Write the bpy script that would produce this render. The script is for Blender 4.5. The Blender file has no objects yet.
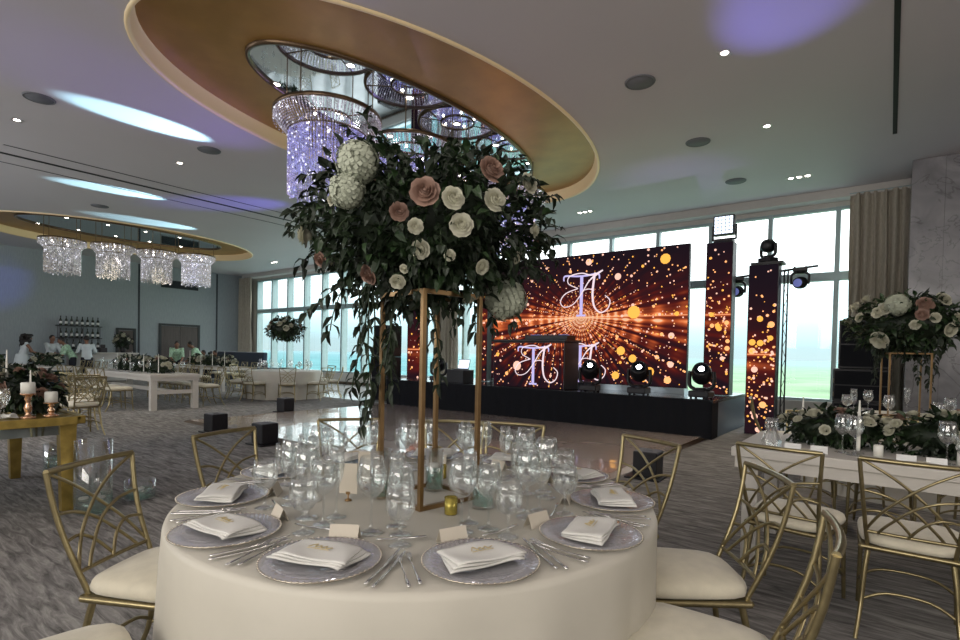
import bpy, bmesh, math, random
from mathutils import Vector, Matrix, Quaternion, noise
random.seed(11)
COL = bpy.context.scene.collection
PI = math.pi
R_ = math.radians
sc = bpy.context.scene

# ---------------------------------------------------------------- materials
def new_mat(name):
    m = bpy.data.materials.new(name); m.use_nodes = True
    nt = m.node_tree; nt.nodes.clear()
    out = nt.nodes.new('ShaderNodeOutputMaterial')
    return m, nt, out
def N(nt, t, **kw):
    n = nt.nodes.new(t)
    for k, v in kw.items(): setattr(n, k, v)
    return n
def pbr(name, col, rough=.5, metal=0, var=0, vscale=8, bump=0, bscale=60, emit=None, es=0, spec=.5, stretch=None, col2=None, sheen=0, coat=0):
    m, nt, out = new_mat(name)
    b = N(nt, 'ShaderNodeBsdfPrincipled')
    b.inputs['Base Color'].default_value = (*col, 1)
    b.inputs['Roughness'].default_value = rough
    b.inputs['Metallic'].default_value = metal
    b.inputs['Specular IOR Level'].default_value = spec
    if sheen: b.inputs['Sheen Weight'].default_value = sheen
    if coat: b.inputs['Coat Weight'].default_value = coat; b.inputs['Coat Roughness'].default_value = .05
    if emit:
        b.inputs['Emission Color'].default_value = (*emit, 1); b.inputs['Emission Strength'].default_value = es
    tc = N(nt, 'ShaderNodeTexCoord'); mp = N(nt, 'ShaderNodeMapping')
    nt.links.new(tc.outputs['Object'], mp.inputs['Vector'])
    if stretch: mp.inputs['Scale'].default_value = stretch
    if var or col2:
        nz = N(nt, 'ShaderNodeTexNoise'); nz.inputs['Scale'].default_value = vscale; nz.inputs['Detail'].default_value = 4
        nt.links.new(mp.outputs[0], nz.inputs['Vector'])
        rp = N(nt, 'ShaderNodeValToRGB')
        c2 = col2 or tuple(min(1, c * (1 + var)) for c in col)
        c1 = col if col2 else tuple(c * (1 - var) for c in col)
        rp.color_ramp.elements[0].position = .35; rp.color_ramp.elements[1].position = .65
        rp.color_ramp.elements[0].color = (*c1, 1); rp.color_ramp.elements[1].color = (*c2, 1)
        nt.links.new(nz.outputs['Fac'], rp.inputs['Fac']); nt.links.new(rp.outputs[0], b.inputs['Base Color'])
    if bump:
        nb = N(nt, 'ShaderNodeTexNoise'); nb.inputs['Scale'].default_value = bscale; nb.inputs['Detail'].default_value = 3
        nt.links.new(mp.outputs[0], nb.inputs['Vector'])
        bp = N(nt, 'ShaderNodeBump'); bp.inputs['Strength'].default_value = bump; bp.inputs['Distance'].default_value = .01
        nt.links.new(nb.outputs['Fac'], bp.inputs['Height']); nt.links.new(bp.outputs[0], b.inputs['Normal'])
    nt.links.new(b.outputs[0], out.inputs['Surface'])
    return m
def emis(name, col, s):
    m, nt, out = new_mat(name)
    e = N(nt, 'ShaderNodeEmission'); e.inputs[0].default_value = (*col, 1); e.inputs[1].default_value = s
    nt.links.new(e.outputs[0], out.inputs['Surface'])
    return m
def thin_glass(name, tint=(1, 1, 1), lo=.04, hi=.55, rough=.02, gl=(1, 1, 1)):
    m, nt, out = new_mat(name)
    t = N(nt, 'ShaderNodeBsdfTransparent'); t.inputs[0].default_value = (*tint, 1)
    g = N(nt, 'ShaderNodeBsdfGlossy'); g.inputs['Roughness'].default_value = rough; g.inputs[0].default_value = (*gl, 1)
    lw = N(nt, 'ShaderNodeLayerWeight'); lw.inputs[0].default_value = .35
    mr = N(nt, 'ShaderNodeMapRange'); mr.inputs['To Min'].default_value = lo; mr.inputs['To Max'].default_value = hi
    nt.links.new(lw.outputs['Facing'], mr.inputs['Value'])
    mx = N(nt, 'ShaderNodeMixShader')
    nt.links.new(mr.outputs[0], mx.inputs[0]); nt.links.new(t.outputs[0], mx.inputs[1]); nt.links.new(g.outputs[0], mx.inputs[2])
    nt.links.new(mx.outputs[0], out.inputs['Surface'])
    return m
M = {}
M['ceiling'] = pbr('ceiling_paint', (.60, .565, .58), .6, var=.015, vscale=.6)
M['wall'] = pbr('wall_covering', (.33, .37, .39), .8, var=.05, vscale=30, stretch=(1, 1, .15))
M['wall_dark'] = pbr('wall_seam', (.03, .035, .045), .5)
M['white_wall'] = pbr('white_wall', (.55, .53, .5), .6, var=.02)
M['alu'] = pbr('mullion_aluminium', (.34, .44, .46), .45, .3, var=.03)
M['pane'] = thin_glass('window_glass', (.93, .985, .98), .03, .5, 0)
M['curtain'] = pbr('curtain_linen', (.42, .38, .31), .9, var=.12, vscale=50, bump=.2, bscale=300, stretch=(1, 1, .2))
M['gold_plaster'] = pbr('gold_plaster', (.43, .25, .075), .42, .35, var=.08, vscale=2.5)
M['cove'] = pbr('cove_lip', (.78, .62, .38), .45, .1, emit=(1, .72, .36), es=.08)  # weak emission stands in for the warm cove light on the lip
M['bronze'] = pbr('bronze', (.16, .11, .07), .3, .8)
M['mirror'] = pbr('mirror', (.62, .68, .72), .03, 1)
M['chair_gold'] = pbr('champagne_gold', (.33, .275, .15), .33, .9, var=.1, vscale=30)
M['brass'] = pbr('stand_brass', (.30, .19, .09), .32, .85, var=.08, vscale=20)
M['gold_leaf'] = pbr('gold_leaf_wood', (.42, .30, .08), .35, .7, var=.2, vscale=12)
M['cushion'] = pbr('cream_velvet', (.70, .65, .51), .75, var=.06, vscale=14, sheen=.3, bump=.1, bscale=120)
M['cloth'] = pbr('ivory_satin', (.60, .57, .49), .55, var=.025, vscale=5, bump=.05, bscale=400)
M['napkin'] = pbr('linen_napkin', (.74, .73, .69), .85, bump=.15, bscale=350)
M['white_wood'] = pbr('whitewashed_wood', (.60, .57, .52), .55, var=.03, vscale=18, stretch=(.3, 3, 3))
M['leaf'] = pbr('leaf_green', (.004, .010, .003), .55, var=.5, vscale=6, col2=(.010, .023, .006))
M['leaf_lit'] = pbr('leaf_green_lit', (.010, .026, .007), .5, col2=(.028, .06, .018), vscale=7)  # brighter copy of the leaf green, light on leaves painted into the colour
M['rose_white'] = pbr('rose_ivory', (.52, .51, .40), .6, var=.05)
M['rose_blush'] = pbr('rose_blush', (.27, .165, .125), .6, var=.12, vscale=20)
M['hydrangea'] = pbr('hydrangea_cream', (.42, .45, .35), .7, var=.08, vscale=30)
M['stem'] = pbr('stem_green', (.03, .05, .02), .6)
M['black'] = pbr('black_plastic', (.008, .008, .011), .45)
M['black_cloth'] = pbr('black_drape', (.006, .007, .010), .8, spec=.2)
M['stage_side'] = pbr('stage_skirt_bluelit', (.10, .15, .19), .35)  # black skirt with the bluish light on it painted into the colour
M['stage_top'] = pbr('stage_deck', (.02, .025, .03), .18, coat=.3)
M['silver'] = pbr('polished_steel', (.72, .71, .70), .12, 1)
M['rim'] = pbr('silver_rim', (.55, .50, .42), .2, 1)
M['glass'] = thin_glass('clear_glass', (.965, .98, .98), .07, .66, .03)
def charger_mat():
    m, nt, out = new_mat('charger_glass'); L = nt.links.new
    t = N(nt, 'ShaderNodeBsdfTransparent'); t.inputs[0].default_value = (.93, .93, .95, 1)
    g = N(nt, 'ShaderNodeBsdfGlossy'); g.inputs['Roughness'].default_value = .1; g.inputs[0].default_value = (.92, .9, 1, 1)
    d = N(nt, 'ShaderNodeBsdfDiffuse'); d.inputs[0].default_value = (.75, .75, .78, 1)
    tc = N(nt, 'ShaderNodeTexCoord'); v = N(nt, 'ShaderNodeTexVoronoi'); v.inputs['Scale'].default_value = 55; L(tc.outputs['Object'], v.inputs['Vector'])
    bp = N(nt, 'ShaderNodeBump'); bp.inputs['Strength'].default_value = .5; bp.inputs['Distance'].default_value = .004; L(v.outputs['Distance'], bp.inputs['Height']); L(bp.outputs[0], g.inputs['Normal'])
    a = N(nt, 'ShaderNodeMixShader'); a.inputs[0].default_value = .5; L(g.outputs[0], a.inputs[1]); L(d.outputs[0], a.inputs[2])
    b = N(nt, 'ShaderNodeMixShader'); b.inputs[0].default_value = .5; L(t.outputs[0], b.inputs[1]); L(a.outputs[0], b.inputs[2]); L(b.outputs[0], out.inputs['Surface']); return m
M['charger'] = charger_mat()
M['water'] = thin_glass('tinted_water', (.55, .78, .76), .1, .5, .02, gl=(.7, 1, .95))
M['candle'] = pbr('candle_wax', (.80, .79, .72), .5, emit=(1, .95, .8), es=.03)
M['votive'] = pbr('gold_votive', (.42, .34, .07), .25, .55, var=.15, vscale=60)
M['card'] = pbr('cream_card', (.66, .60, .50), .8)
M['card_white'] = pbr('white_card', (.78, .78, .76), .8)
M['ink'] = pbr('card_ink', (.05, .045, .05), .7)
M['ornament'] = pbr('gold_script', (.62, .50, .24), .4, .5)
M['speaker_grey'] = pbr('speaker_grille', (.16, .165, .18), .7)
M['slot'] = pbr('slot_black', (.004, .004, .005), .6)
M['lamp_on'] = emis('lamp_glow', (1, .93, .8), 22)
M['lamp_trim'] = pbr('lamp_trim', (.5, .5, .5), .3, .6)
M['head_lens'] = emis('lens_glow', (.9, .95, 1), 14)
M['led_cell'] = emis('led_cell', (.75, .85, 1), 2.2)
M['lens_blue'] = pbr('lens_blue', (.12, .14, .35), .15, .3, emit=(.3, .35, .9), es=.35)
M['door'] = pbr('door_brown', (.085, .065, .06), .5, var=.15, vscale=4, stretch=(6, 6, .6))
M['door_frame'] = pbr('door_frame', (.02, .02, .022), .4)
M['sofa'] = pbr('navy_velvet', (.015, .03, .06), .85, sheen=.3)
M['teal'] = pbr('teal_cloth', (.02, .05, .065), .7)
M['skin'] = pbr('skin', (.24, .12, .075), .6)
M['hair'] = pbr('dark_hair', (.012, .009, .008), .6)
M['shirt_white'] = pbr('white_shirt', (.66, .72, .74), .8)
M['shirt_green'] = pbr('green_shirt', (.42, .62, .44), .8, var=.3, vscale=18)
M['trouser'] = pbr('dark_trousers', (.012, .014, .022), .8)
M['dark_suit'] = pbr('dark_suit', (.02, .03, .045), .8)
M['bottle'] = pbr('bottle_glass', (.03, .035, .025), .1)
M['bar_panel'] = pbr('bar_ornament', (.50, .54, .52), .5, col2=(.75, .78, .74), vscale=45)
M['wax_water'] = thin_glass('pond_glass', (.75, .86, .82), .12, .7, .03, gl=(.8, .95, .9))
M['truss'] = pbr('truss_aluminium', (.45, .52, .56), .3, .8)

def marble():
    m, nt, out = new_mat('grey_marble'); b = N(nt, 'ShaderNodeBsdfPrincipled')
    tc = N(nt, 'ShaderNodeTexCoord'); nz = N(nt, 'ShaderNodeTexNoise'); nz.inputs['Scale'].default_value = 1.6; nz.inputs['Detail'].default_value = 9; nz.inputs['Distortion'].default_value = 1.2
    nt.links.new(tc.outputs['Object'], nz.inputs['Vector'])
    r = N(nt, 'ShaderNodeValToRGB'); e = r.color_ramp.elements
    e[0].position = .3; e[0].color = (.17, .165, .18, 1); e[1].position = .7; e[1].color = (.33, .325, .34, 1)
    n2 = N(nt, 'ShaderNodeTexNoise'); n2.inputs['Scale'].default_value = .9; n2.inputs['Detail'].default_value = 6; n2.inputs['Distortion'].default_value = 2.5
    nt.links.new(tc.outputs['Object'], n2.inputs['Vector'])
    r2 = N(nt, 'ShaderNodeValToRGB'); e2 = r2.color_ramp.elements
    e2[0].position = .485; e2[0].color = (1, 1, 1, 1); e2[1].position = .515; e2[1].color = (1, 1, 1, 1); k = e2.new(.5); k.color = (.35, .34, .37, 1)
    mx = N(nt, 'ShaderNodeMix', data_type='RGBA', blend_type='MULTIPLY'); mx.inputs[0].default_value = .6
    nt.links.new(nz.outputs['Fac'], r.inputs[0]); nt.links.new(n2.outputs['Fac'], r2.inputs[0])
    nt.links.new(r.outputs[0], mx.inputs[6]); nt.links.new(r2.outputs[0], mx.inputs[7]); nt.links.new(mx.outputs[2], b.inputs['Base Color'])
    b.inputs['Roughness'].default_value = .25
    nt.links.new(b.outputs[0], out.inputs['Surface']); return m
M['marble'] = marble()
def carpet():
    m, nt, out = new_mat('streaked_carpet'); b = N(nt, 'ShaderNodeBsdfPrincipled'); b.inputs['Roughness'].default_value = .95; b.inputs['Specular IOR Level'].default_value = .15
    tc = N(nt, 'ShaderNodeTexCoord')
    mp = N(nt, 'ShaderNodeMapping'); mp.inputs['Rotation'].default_value = (0, 0, R_(-28)); mp.inputs['Scale'].default_value = (2.2, 15, 1)
    nz = N(nt, 'ShaderNodeTexNoise'); nz.inputs['Scale'].default_value = 1.5; nz.inputs['Detail'].default_value = 8; nz.inputs['Roughness'].default_value = .68; nz.inputs['Distortion'].default_value = .9
    nt.links.new(tc.outputs['Object'], mp.inputs[0]); nt.links.new(mp.outputs[0], nz.inputs['Vector'])
    r = N(nt, 'ShaderNodeValToRGB'); e = r.color_ramp.elements
    e[0].position = .34; e[0].color = (.11, .105, .10, 1); e[1].position = .66; e[1].color = (.40, .385, .36, 1)
    k = e.new(.5); k.color = (.235, .226, .215, 1)
    nt.links.new(nz.outputs['Fac'], r.inputs[0])
    n3 = N(nt, 'ShaderNodeTexNoise'); n3.inputs['Scale'].default_value = .25; nt.links.new(tc.outputs['Object'], n3.inputs['Vector'])
    mr = N(nt, 'ShaderNodeMapRange'); mr.inputs['From Min'].default_value = .3; mr.inputs['From Max'].default_value = .7; mr.inputs['To Min'].default_value = .8; mr.inputs['To Max'].default_value = 1.2
    nt.links.new(n3.outputs['Fac'], mr.inputs[0])
    mx = N(nt, 'ShaderNodeMix', data_type='RGBA', blend_type='MULTIPLY'); mx.inputs[0].default_value = 1
    nt.links.new(r.outputs[0], mx.inputs[6]); nt.links.new(mr.outputs[0], mx.inputs[7]); nt.links.new(mx.outputs[2], b.inputs['Base Color'])
    nb = N(nt, 'ShaderNodeTexNoise'); nb.inputs['Scale'].default_value = 220; nt.links.new(tc.outputs['Object'], nb.inputs['Vector'])
    bp = N(nt, 'ShaderNodeBump'); bp.inputs['Strength'].default_value = .4; bp.inputs['Distance'].default_value = .006
    nt.links.new(nb.outputs['Fac'], bp.inputs['Height']); nt.links.new(bp.outputs[0], b.inputs['Normal'])
    nt.links.new(b.outputs[0], out.inputs['Surface']); return m
M['carpet'] = carpet()
def dance():
    m, nt, out = new_mat('gloss_dance_floor'); b = N(nt, 'ShaderNodeBsdfPrincipled')
    tc = N(nt, 'ShaderNodeTexCoord'); br = N(nt, 'ShaderNodeTexBrick'); br.offset = 0
    br.inputs['Scale'].default_value = 1; br.inputs['Brick Width'].default_value = 1.22; br.inputs['Row Height'].default_value = 1.22; br.inputs['Mortar Size'].default_value = .004
    br.inputs['Color1'].default_value = (.60, .50, .44, 1); br.inputs['Color2'].default_value = (.64, .54, .48, 1); br.inputs['Mortar'].default_value = (.3, .25, .22, 1)
    nt.links.new(tc.outputs['Object'], br.inputs['Vector']); nt.links.new(br.outputs['Color'], b.inputs['Base Color'])
    b.inputs['Roughness'].default_value = .2; b.inputs['Coat Weight'].default_value = .9; b.inputs['Coat Roughness'].default_value = .045; b.inputs['Coat IOR'].default_value = 1.75
    nb = N(nt, 'ShaderNodeTexNoise'); nb.inputs['Scale'].default_value = 2.2; nt.links.new(tc.outputs['Object'], nb.inputs['Vector'])
    bp = N(nt, 'ShaderNodeBump'); bp.inputs['Strength'].default_value = .08; bp.inputs['Distance'].default_value = .05
    nt.links.new(nb.outputs['Fac'], bp.inputs['Height']); nt.links.new(bp.outputs[0], b.inputs['Coat Normal'])
    nt.links.new(b.outputs[0], out.inputs['Surface']); return m
M['dance'] = dance()
M['marble_floor'] = pbr('pale_stone_floor', (.50, .52, .52), .12, var=.06, vscale=2)
BX, BZ = -5.2, 2.14     # centre of the light burst shown on the LED panels
def led(name='led_burst', BZ=BZ):
    m, nt, out = new_mat(name); L = nt.links.new
    g = N(nt, 'ShaderNodeNewGeometry'); sx = N(nt, 'ShaderNodeSeparateXYZ'); L(g.outputs['Position'], sx.inputs[0])
    def mth(op, a, b=None, c=None):
        n = N(nt, 'ShaderNodeMath', operation=op)
        for i, v in enumerate((a, b, c)):
            if v is None: continue
            if isinstance(v, (int, float)): n.inputs[i].default_value = v
            else: L(v, n.inputs[i])
        return n.outputs[0]
    x = mth('SUBTRACT', sx.outputs['X'], BX); z = mth('SUBTRACT', sx.outputs['Z'], BZ)
    az = mth('ABSOLUTE', z); ax = mth('ABSOLUTE', x)
    r = mth('SQRT', mth('ADD', mth('MULTIPLY', x, x), mth('MULTIPLY', z, z)))
    ang = mth('ARCTAN2', z, x)
    s = mth('POWER', mth('ABSOLUTE', mth('SINE', mth('MULTIPLY', ang, 22))), 3)
    s2 = mth('POWER', mth('ABSOLUTE', mth('SINE', mth('MULTIPLY_ADD', ang, 37, .6))), 6)
    rays = mth('ADD', s, s2)
    band = mth('EXPONENT', mth('MULTIPLY', az, mth('MULTIPLY_ADD', mth('GREATER_THAN', z, 0), -2.4, -2.1)))
    low = mth('MULTIPLY', mth('LESS_THAN', z, 0), .35)
    # beads along the rays
    bd = mth('POWER', mth('ABSOLUTE', mth('SINE', mth('DIVIDE', 42, mth('ADD', r, .8)))), 4)
    rr = mth('MULTIPLY', rays, mth('MULTIPLY_ADD', bd, 1.0, .4))
    inner = mth('DIVIDE', 1, mth('MULTIPLY_ADD', r, .8, .55))
    tot = mth('MULTIPLY', mth('MULTIPLY', rr, band), inner)
    tot = mth('MULTIPLY', tot, mth('ADD', .8, low))
    line = mth('EXPONENT', mth('MULTIPLY', az, -70))
    nz = N(nt, 'ShaderNodeTexNoise'); nz.inputs['Scale'].default_value = 2.2; nz.inputs['Detail'].default_value = 3; L(g.outputs['Position'], nz.inputs['Vector'])
    tot = mth('MULTIPLY', tot, mth('MULTIPLY_ADD', nz.outputs['Fac'], 1.6, .1))
    tot = mth('ADD', tot, mth('MULTIPLY', line, .9))
    tot = mth('ADD', tot, mth('MULTIPLY', mth('EXPONENT', mth('MULTIPLY', az, -2.2)), .09))
    rp = N(nt, 'ShaderNodeValToRGB'); e = rp.color_ramp.elements
    e[0].position = 0; e[0].color = (.010, .008, .013, 1); e[1].position = 1; e[1].color = (1, .62, .38, 1)
    a = e.new(.12); a.color = (.10, .012, .010, 1); b = e.new(.45); b.color = (.62, .12, .035, 1); c = e.new(.72); c.color = (1, .30, .10, 1)
    L(tot, rp.inputs[0])
    em = N(nt, 'ShaderNodeEmission'); em.inputs[1].default_value = .95; L(rp.outputs[0], em.inputs[0])
    L(em.outputs[0], out.inputs['Surface']); return m
M['led'] = led(); M['led_low'] = led('led_burst_low', 1.42)
M['dot_o'] = emis('led_dot_orange', (1, .42, .16), 1.5)
M['dot_p'] = emis('led_dot_pink', (1, .55, .42), 1.25)
M['dot_y'] = emis('led_dot_gold', (1, .46, .08), 1.3)
M['mono'] = emis('led_monogram', (.92, .74, .80), 1.1)
M['mono2'] = emis('led_monogram_stem', (.62, .55, .95), 1.0)
def crystal(name, tint, e_s, warm):  # per-bead emission paints sparkle and coloured light into the crystals
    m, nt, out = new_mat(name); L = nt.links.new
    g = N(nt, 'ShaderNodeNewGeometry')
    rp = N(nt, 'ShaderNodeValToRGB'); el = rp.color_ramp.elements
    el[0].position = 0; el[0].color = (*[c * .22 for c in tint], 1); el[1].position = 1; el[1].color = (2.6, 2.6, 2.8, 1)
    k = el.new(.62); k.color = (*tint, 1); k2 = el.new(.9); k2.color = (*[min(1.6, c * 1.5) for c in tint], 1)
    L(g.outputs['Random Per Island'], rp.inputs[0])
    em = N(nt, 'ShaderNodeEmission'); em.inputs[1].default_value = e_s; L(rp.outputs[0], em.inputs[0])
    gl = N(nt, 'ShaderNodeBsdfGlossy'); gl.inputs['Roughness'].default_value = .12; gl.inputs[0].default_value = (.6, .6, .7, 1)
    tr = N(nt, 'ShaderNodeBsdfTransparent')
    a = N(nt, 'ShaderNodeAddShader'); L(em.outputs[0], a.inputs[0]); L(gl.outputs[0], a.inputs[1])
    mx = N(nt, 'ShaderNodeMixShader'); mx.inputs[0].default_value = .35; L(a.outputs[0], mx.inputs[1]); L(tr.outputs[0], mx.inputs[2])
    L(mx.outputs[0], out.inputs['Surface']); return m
M['crystal_near'] = crystal('crystal_violet_glow', (.27, .26, .66), .5, 0)
M['crystal_crown'] = crystal('crystal_pale_glow', (.42, .36, .42), .34, 0)
M['crystal_far'] = crystal('crystal_warm_glow', (.50, .48, .40), .32, 1)

# ---------------------------------------------------------------- mesh builder
class MB:
    def __init__(s): s.v = []; s.f = []; s.m = []; s.sm = []
    def add(s, vs, fs, mi=0, smooth=False):
        o = len(s.v); s.v += [tuple(v) for v in vs]
        for f in fs: s.f.append(tuple(i + o for i in f)); s.m.append(mi); s.sm.append(smooth)
    def box(s, x0, x1, y0, y1, z0, z1, mi=0):
        vs = [(x, y, z) for z in (z0, z1) for y in (y0, y1) for x in (x0, x1)]
        s.add(vs, [(0, 2, 3, 1), (4, 5, 7, 6), (0, 1, 5, 4), (2, 6, 7, 3), (0, 4, 6, 2), (1, 3, 7, 5)], mi)
    def obox(s, c, X, Y, Z, mi=0):           # oriented box: half vectors
        c = Vector(c); X = Vector(X); Y = Vector(Y); Z = Vector(Z)
        vs = [c + X * a + Y * b + Z * d for d in (-1, 1) for b in (-1, 1) for a in (-1, 1)]
        s.add(vs, [(0, 2, 3, 1), (4, 5, 7, 6), (0, 1, 5, 4), (2, 6, 7, 3), (0, 4, 6, 2), (1, 3, 7, 5)], mi)
    def tube(s, pts, r, n=8, mi=0, cap=True, closed=False, flat=1.0, up=None):
        pts = [Vector(p) for p in pts]; k = len(pts)
        rs = r if isinstance(r, (list, tuple)) else [r] * k
        vs = []; ref = None
        for i, p in enumerate(pts):
            a = pts[(i - 1) % k] if (i > 0 or closed) else p
            b = pts[(i + 1) % k] if (i < k - 1 or closed) else p
            t = (b - a).normalized()
            if ref is None:
                ref = Vector(up) if up else (Vector((0, 0, 1)) if abs(t.z) < .9 else Vector((1, 0, 0)))
            sx = t.cross(ref)
            if sx.length < 1e-5: sx = t.orthogonal()
            sx.normalize(); sy = sx.cross(t).normalized(); ref = sy
            for j in range(n):
                w = 2 * PI * j / n + (PI / 4 if n == 4 else 0)
                vs.append(p + sx * math.cos(w) * rs[i] + sy * math.sin(w) * rs[i] * flat)
        fs = []
        for i in range(k if closed else k - 1):
            i2 = (i + 1) % k
            for j in range(n):
                j2 = (j + 1) % n
                fs.append((i * n + j, i * n + j2, i2 * n + j2, i2 * n + j))
        s.add(vs, fs, mi, n > 4)
        if cap and not closed:
            s.add(vs[:n], [tuple(range(n - 1, -1, -1))], mi); s.add(vs[-n:], [tuple(range(n))], mi)
    def lathe(s, prof, c=(0, 0, 0), n=24, mi=0, sx=1, sy=1, smooth=True, axis=None):
        c = Vector(c); vs = []; q = Vector((0, 0, 1)).rotation_difference(Vector(axis)) if axis else None
        for (r, z) in prof:
            for j in range(n):
                w = 2 * PI * j / n; p = Vector((r * sx * math.cos(w), r * sy * math.sin(w), z))
                if q: p = q @ p
                vs.append(c + p)
        fs = []
        for i in range(len(prof) - 1):
            for j in range(n):
                j2 = (j + 1) % n; fs.append((i * n + j, i * n + j2, (i + 1) * n + j2, (i + 1) * n + j))
        if prof[0][0] > 1e-4 and abs(prof[0][0]) < 0: pass
        s.add(vs, fs, mi, smooth)
    def disc(s, c, r, axis=(0, 0, 1), n=16, mi=0, sx=1, sy=1):
        q = Vector((0, 0, 1)).rotation_difference(Vector(axis)); c = Vector(c)
        s.add([c + q @ Vector((r * sx * math.cos(2 * PI * j / n), r * sy * math.sin(2 * PI * j / n), 0)) for j in range(n)], [tuple(range(n))], mi)
    def ell(s, c, r, n=12, m=8, mi=0, rot=None):
        c = Vector(c); vs = []; fs = []
        if isinstance(r, (int, float)): r = (r, r, r)
        for i in range(m + 1):
            t = PI * i / m
            for j in range(n):
                w = 2 * PI * j / n
                p = Vector((r[0] * math.sin(t) * math.cos(w), r[1] * math.sin(t) * math.sin(w), -r[2] * math.cos(t)))
                if rot: p = rot @ p
                vs.append(c + p)
        for i in range(m):
            for j in range(n):
                j2 = (j + 1) % n; fs.append((i * n + j, i * n + j2, (i + 1) * n + j2, (i + 1) * n + j))
        s.add(vs, fs, mi, True)
    def leaf(s, p, d, up, L, W, mi=0, droop=.25):
        p = Vector(p); d = Vector(d).normalized(); up = Vector(up)
        sd = d.cross(up)
        if sd.length < 1e-4: sd = d.orthogonal()
        sd.normalize(); nn = sd.cross(d).normalized()
        a = p; m1 = p + d * L * .4 + nn * L * .05; m2 = p + d * L * .75 - nn * L * droop * .3; t = p + d * L - nn * L * droop
        f = nn * W * .25
        vs = [a, m1, m2, t, m1 + sd * W * .5 + f, m1 - sd * W * .5 + f, m2 + sd * W * .36 + f * .6, m2 - sd * W * .36 + f * .6]
        s.add(vs, [(0, 4, 1), (0, 1, 5), (1, 4, 6, 2), (1, 2, 7, 5), (2, 6, 3), (2, 3, 7)], mi, False)
    def mesh(s, name, mats):
        me = bpy.data.meshes.new(name); me.from_pydata(s.v, [], s.f)
        for m in (mats if isinstance(mats, (list, tuple)) else [mats]): me.materials.append(m)
        me.polygons.foreach_set('material_index', s.m); me.polygons.foreach_set('use_smooth', s.sm)
        me.update(); return me
def obj(name, mb, mats, parent=None, loc=(0, 0, 0), bevel=0, sub=0, solid=0, merge=False):
    me = mb.mesh(name, mats) if isinstance(mb, MB) else mb
    if merge:
        bm = bmesh.new(); bm.from_mesh(me); bmesh.ops.remove_doubles(bm, verts=bm.verts, dist=1e-4); bm.to_mesh(me); bm.free()
    o = bpy.data.objects.new(name, me); COL.objects.link(o)
    o.location = loc
    if parent: o.parent = parent
    if solid: k = o.modifiers.new('s', 'SOLIDIFY'); k.thickness = solid
    if bevel:
        k = o.modifiers.new('b', 'BEVEL'); k.width = bevel; k.segments = 2; k.limit_method = 'ANGLE'
    if sub: k = o.modifiers.new('u', 'SUBSURF'); k.levels = sub; k.render_levels = sub
    return o
def tag(o, label, cat, group=None):
    o['label'] = label; o['category'] = cat
    if group: o['group'] = group
    return o
def thing(name, label, cat, loc=(0, 0, 0), rz=0, group=None):
    o = bpy.data.objects.new(name, None); COL.objects.link(o); o.empty_display_size = .1
    o.location = loc; o.rotation_euler = (0, 0, rz)
    return tag(o, label, cat, group)
KIDS = {}
def copy_tree(o, loc=None, rz=None, label=None, group=None, parent=None):
    c = o.copy(); COL.objects.link(c)
    if parent: c.parent = parent
    if loc is not None: c.location = loc
    if rz is not None: c.rotation_euler = (0, 0, rz)
    if label: c['label'] = label
    if group: c['group'] = group
    if o.name not in KIDS: KIDS[o.name] = [k for k in bpy.data.objects if k.parent == o]
    for k in KIDS[o.name]: copy_tree(k, parent=c)
    return c
class Maker:      # first call uses the prototype itself, later calls copy it
    def __init__(s, proto): s.p = proto; s.used = False
    def __call__(s, loc, rz, label, group=None, scale=None):
        if not s.used:
            s.used = True; KIDS[s.p.name] = [k for k in bpy.data.objects if k.parent == s.p]; o = s.p; o.location = loc; o.rotation_euler = (0, 0, rz); o['label'] = label
            if group: o['group'] = group
        else: o = copy_tree(s.p, loc, rz, label, group)
        if scale: o.scale = (scale,) * 3 if isinstance(scale, (int, float)) else scale
        return o
def struct(name, mb, mats, parent=None, **k):
    o = obj(name, mb, mats, parent, **k)
    if not parent: o['kind'] = 'structure'
    return o
def smooth_path(pts, n=6):
    pts = [Vector(p) for p in pts]; out = []
    for i in range(len(pts) - 1):
        p0 = pts[max(0, i - 1)]; p1 = pts[i]; p2 = pts[i + 1]; p3 = pts[min(len(pts) - 1, i + 2)]
        for j in range(n):
            t = j / n
            out.append(.5 * ((2 * p1) + (p2 - p0) * t + (2 * p0 - 5 * p1 + 4 * p2 - p3) * t * t + (3 * p1 - p0 - 3 * p2 + p3) * t ** 3))
    out.append(pts[-1]); return out

# ---------------------------------------------------------------- camera
cam = bpy.data.cameras.new('camera'); co = bpy.data.objects.new('camera', cam); COL.objects.link(co)
yaw, pit, rol = R_(37.7), R_(-1.2), R_(1.15)
F = Vector((-math.sin(yaw) * math.cos(pit), math.cos(yaw) * math.cos(pit), math.sin(pit)))
Rr = Vector((math.cos(yaw), math.sin(yaw), 0)); U = Rr.cross(F)
R2 = Rr * math.cos(rol) + U * math.sin(rol); U2 = -Rr * math.sin(rol) + U * math.cos(rol)
mt = Matrix((R2, U2, -F)).transposed().to_4x4(); mt.translation = Vector((0, 0, 1.33))
co.matrix_world = mt
cam.sensor_width = 36; cam.lens = 530 / 960 * 36; cam.shift_y = 45 / 960; cam.clip_end = 60000; cam.clip_start = .05
sc.camera = co

# ---------------------------------------------------------------- the room
CZ = 4.9
XL, XR, YB, YW = -25.3, 7.0, -6.0, 13.6
mb = MB(); mb.box(XL, XR, YB, YW + .25, -.2, 0); struct('floor', mb, M['carpet'])
mb = MB(); mb.box(XL, -10.05, 9.35, YW, 0, .006); struct('trim_1', mb, M['marble_floor'])
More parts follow.
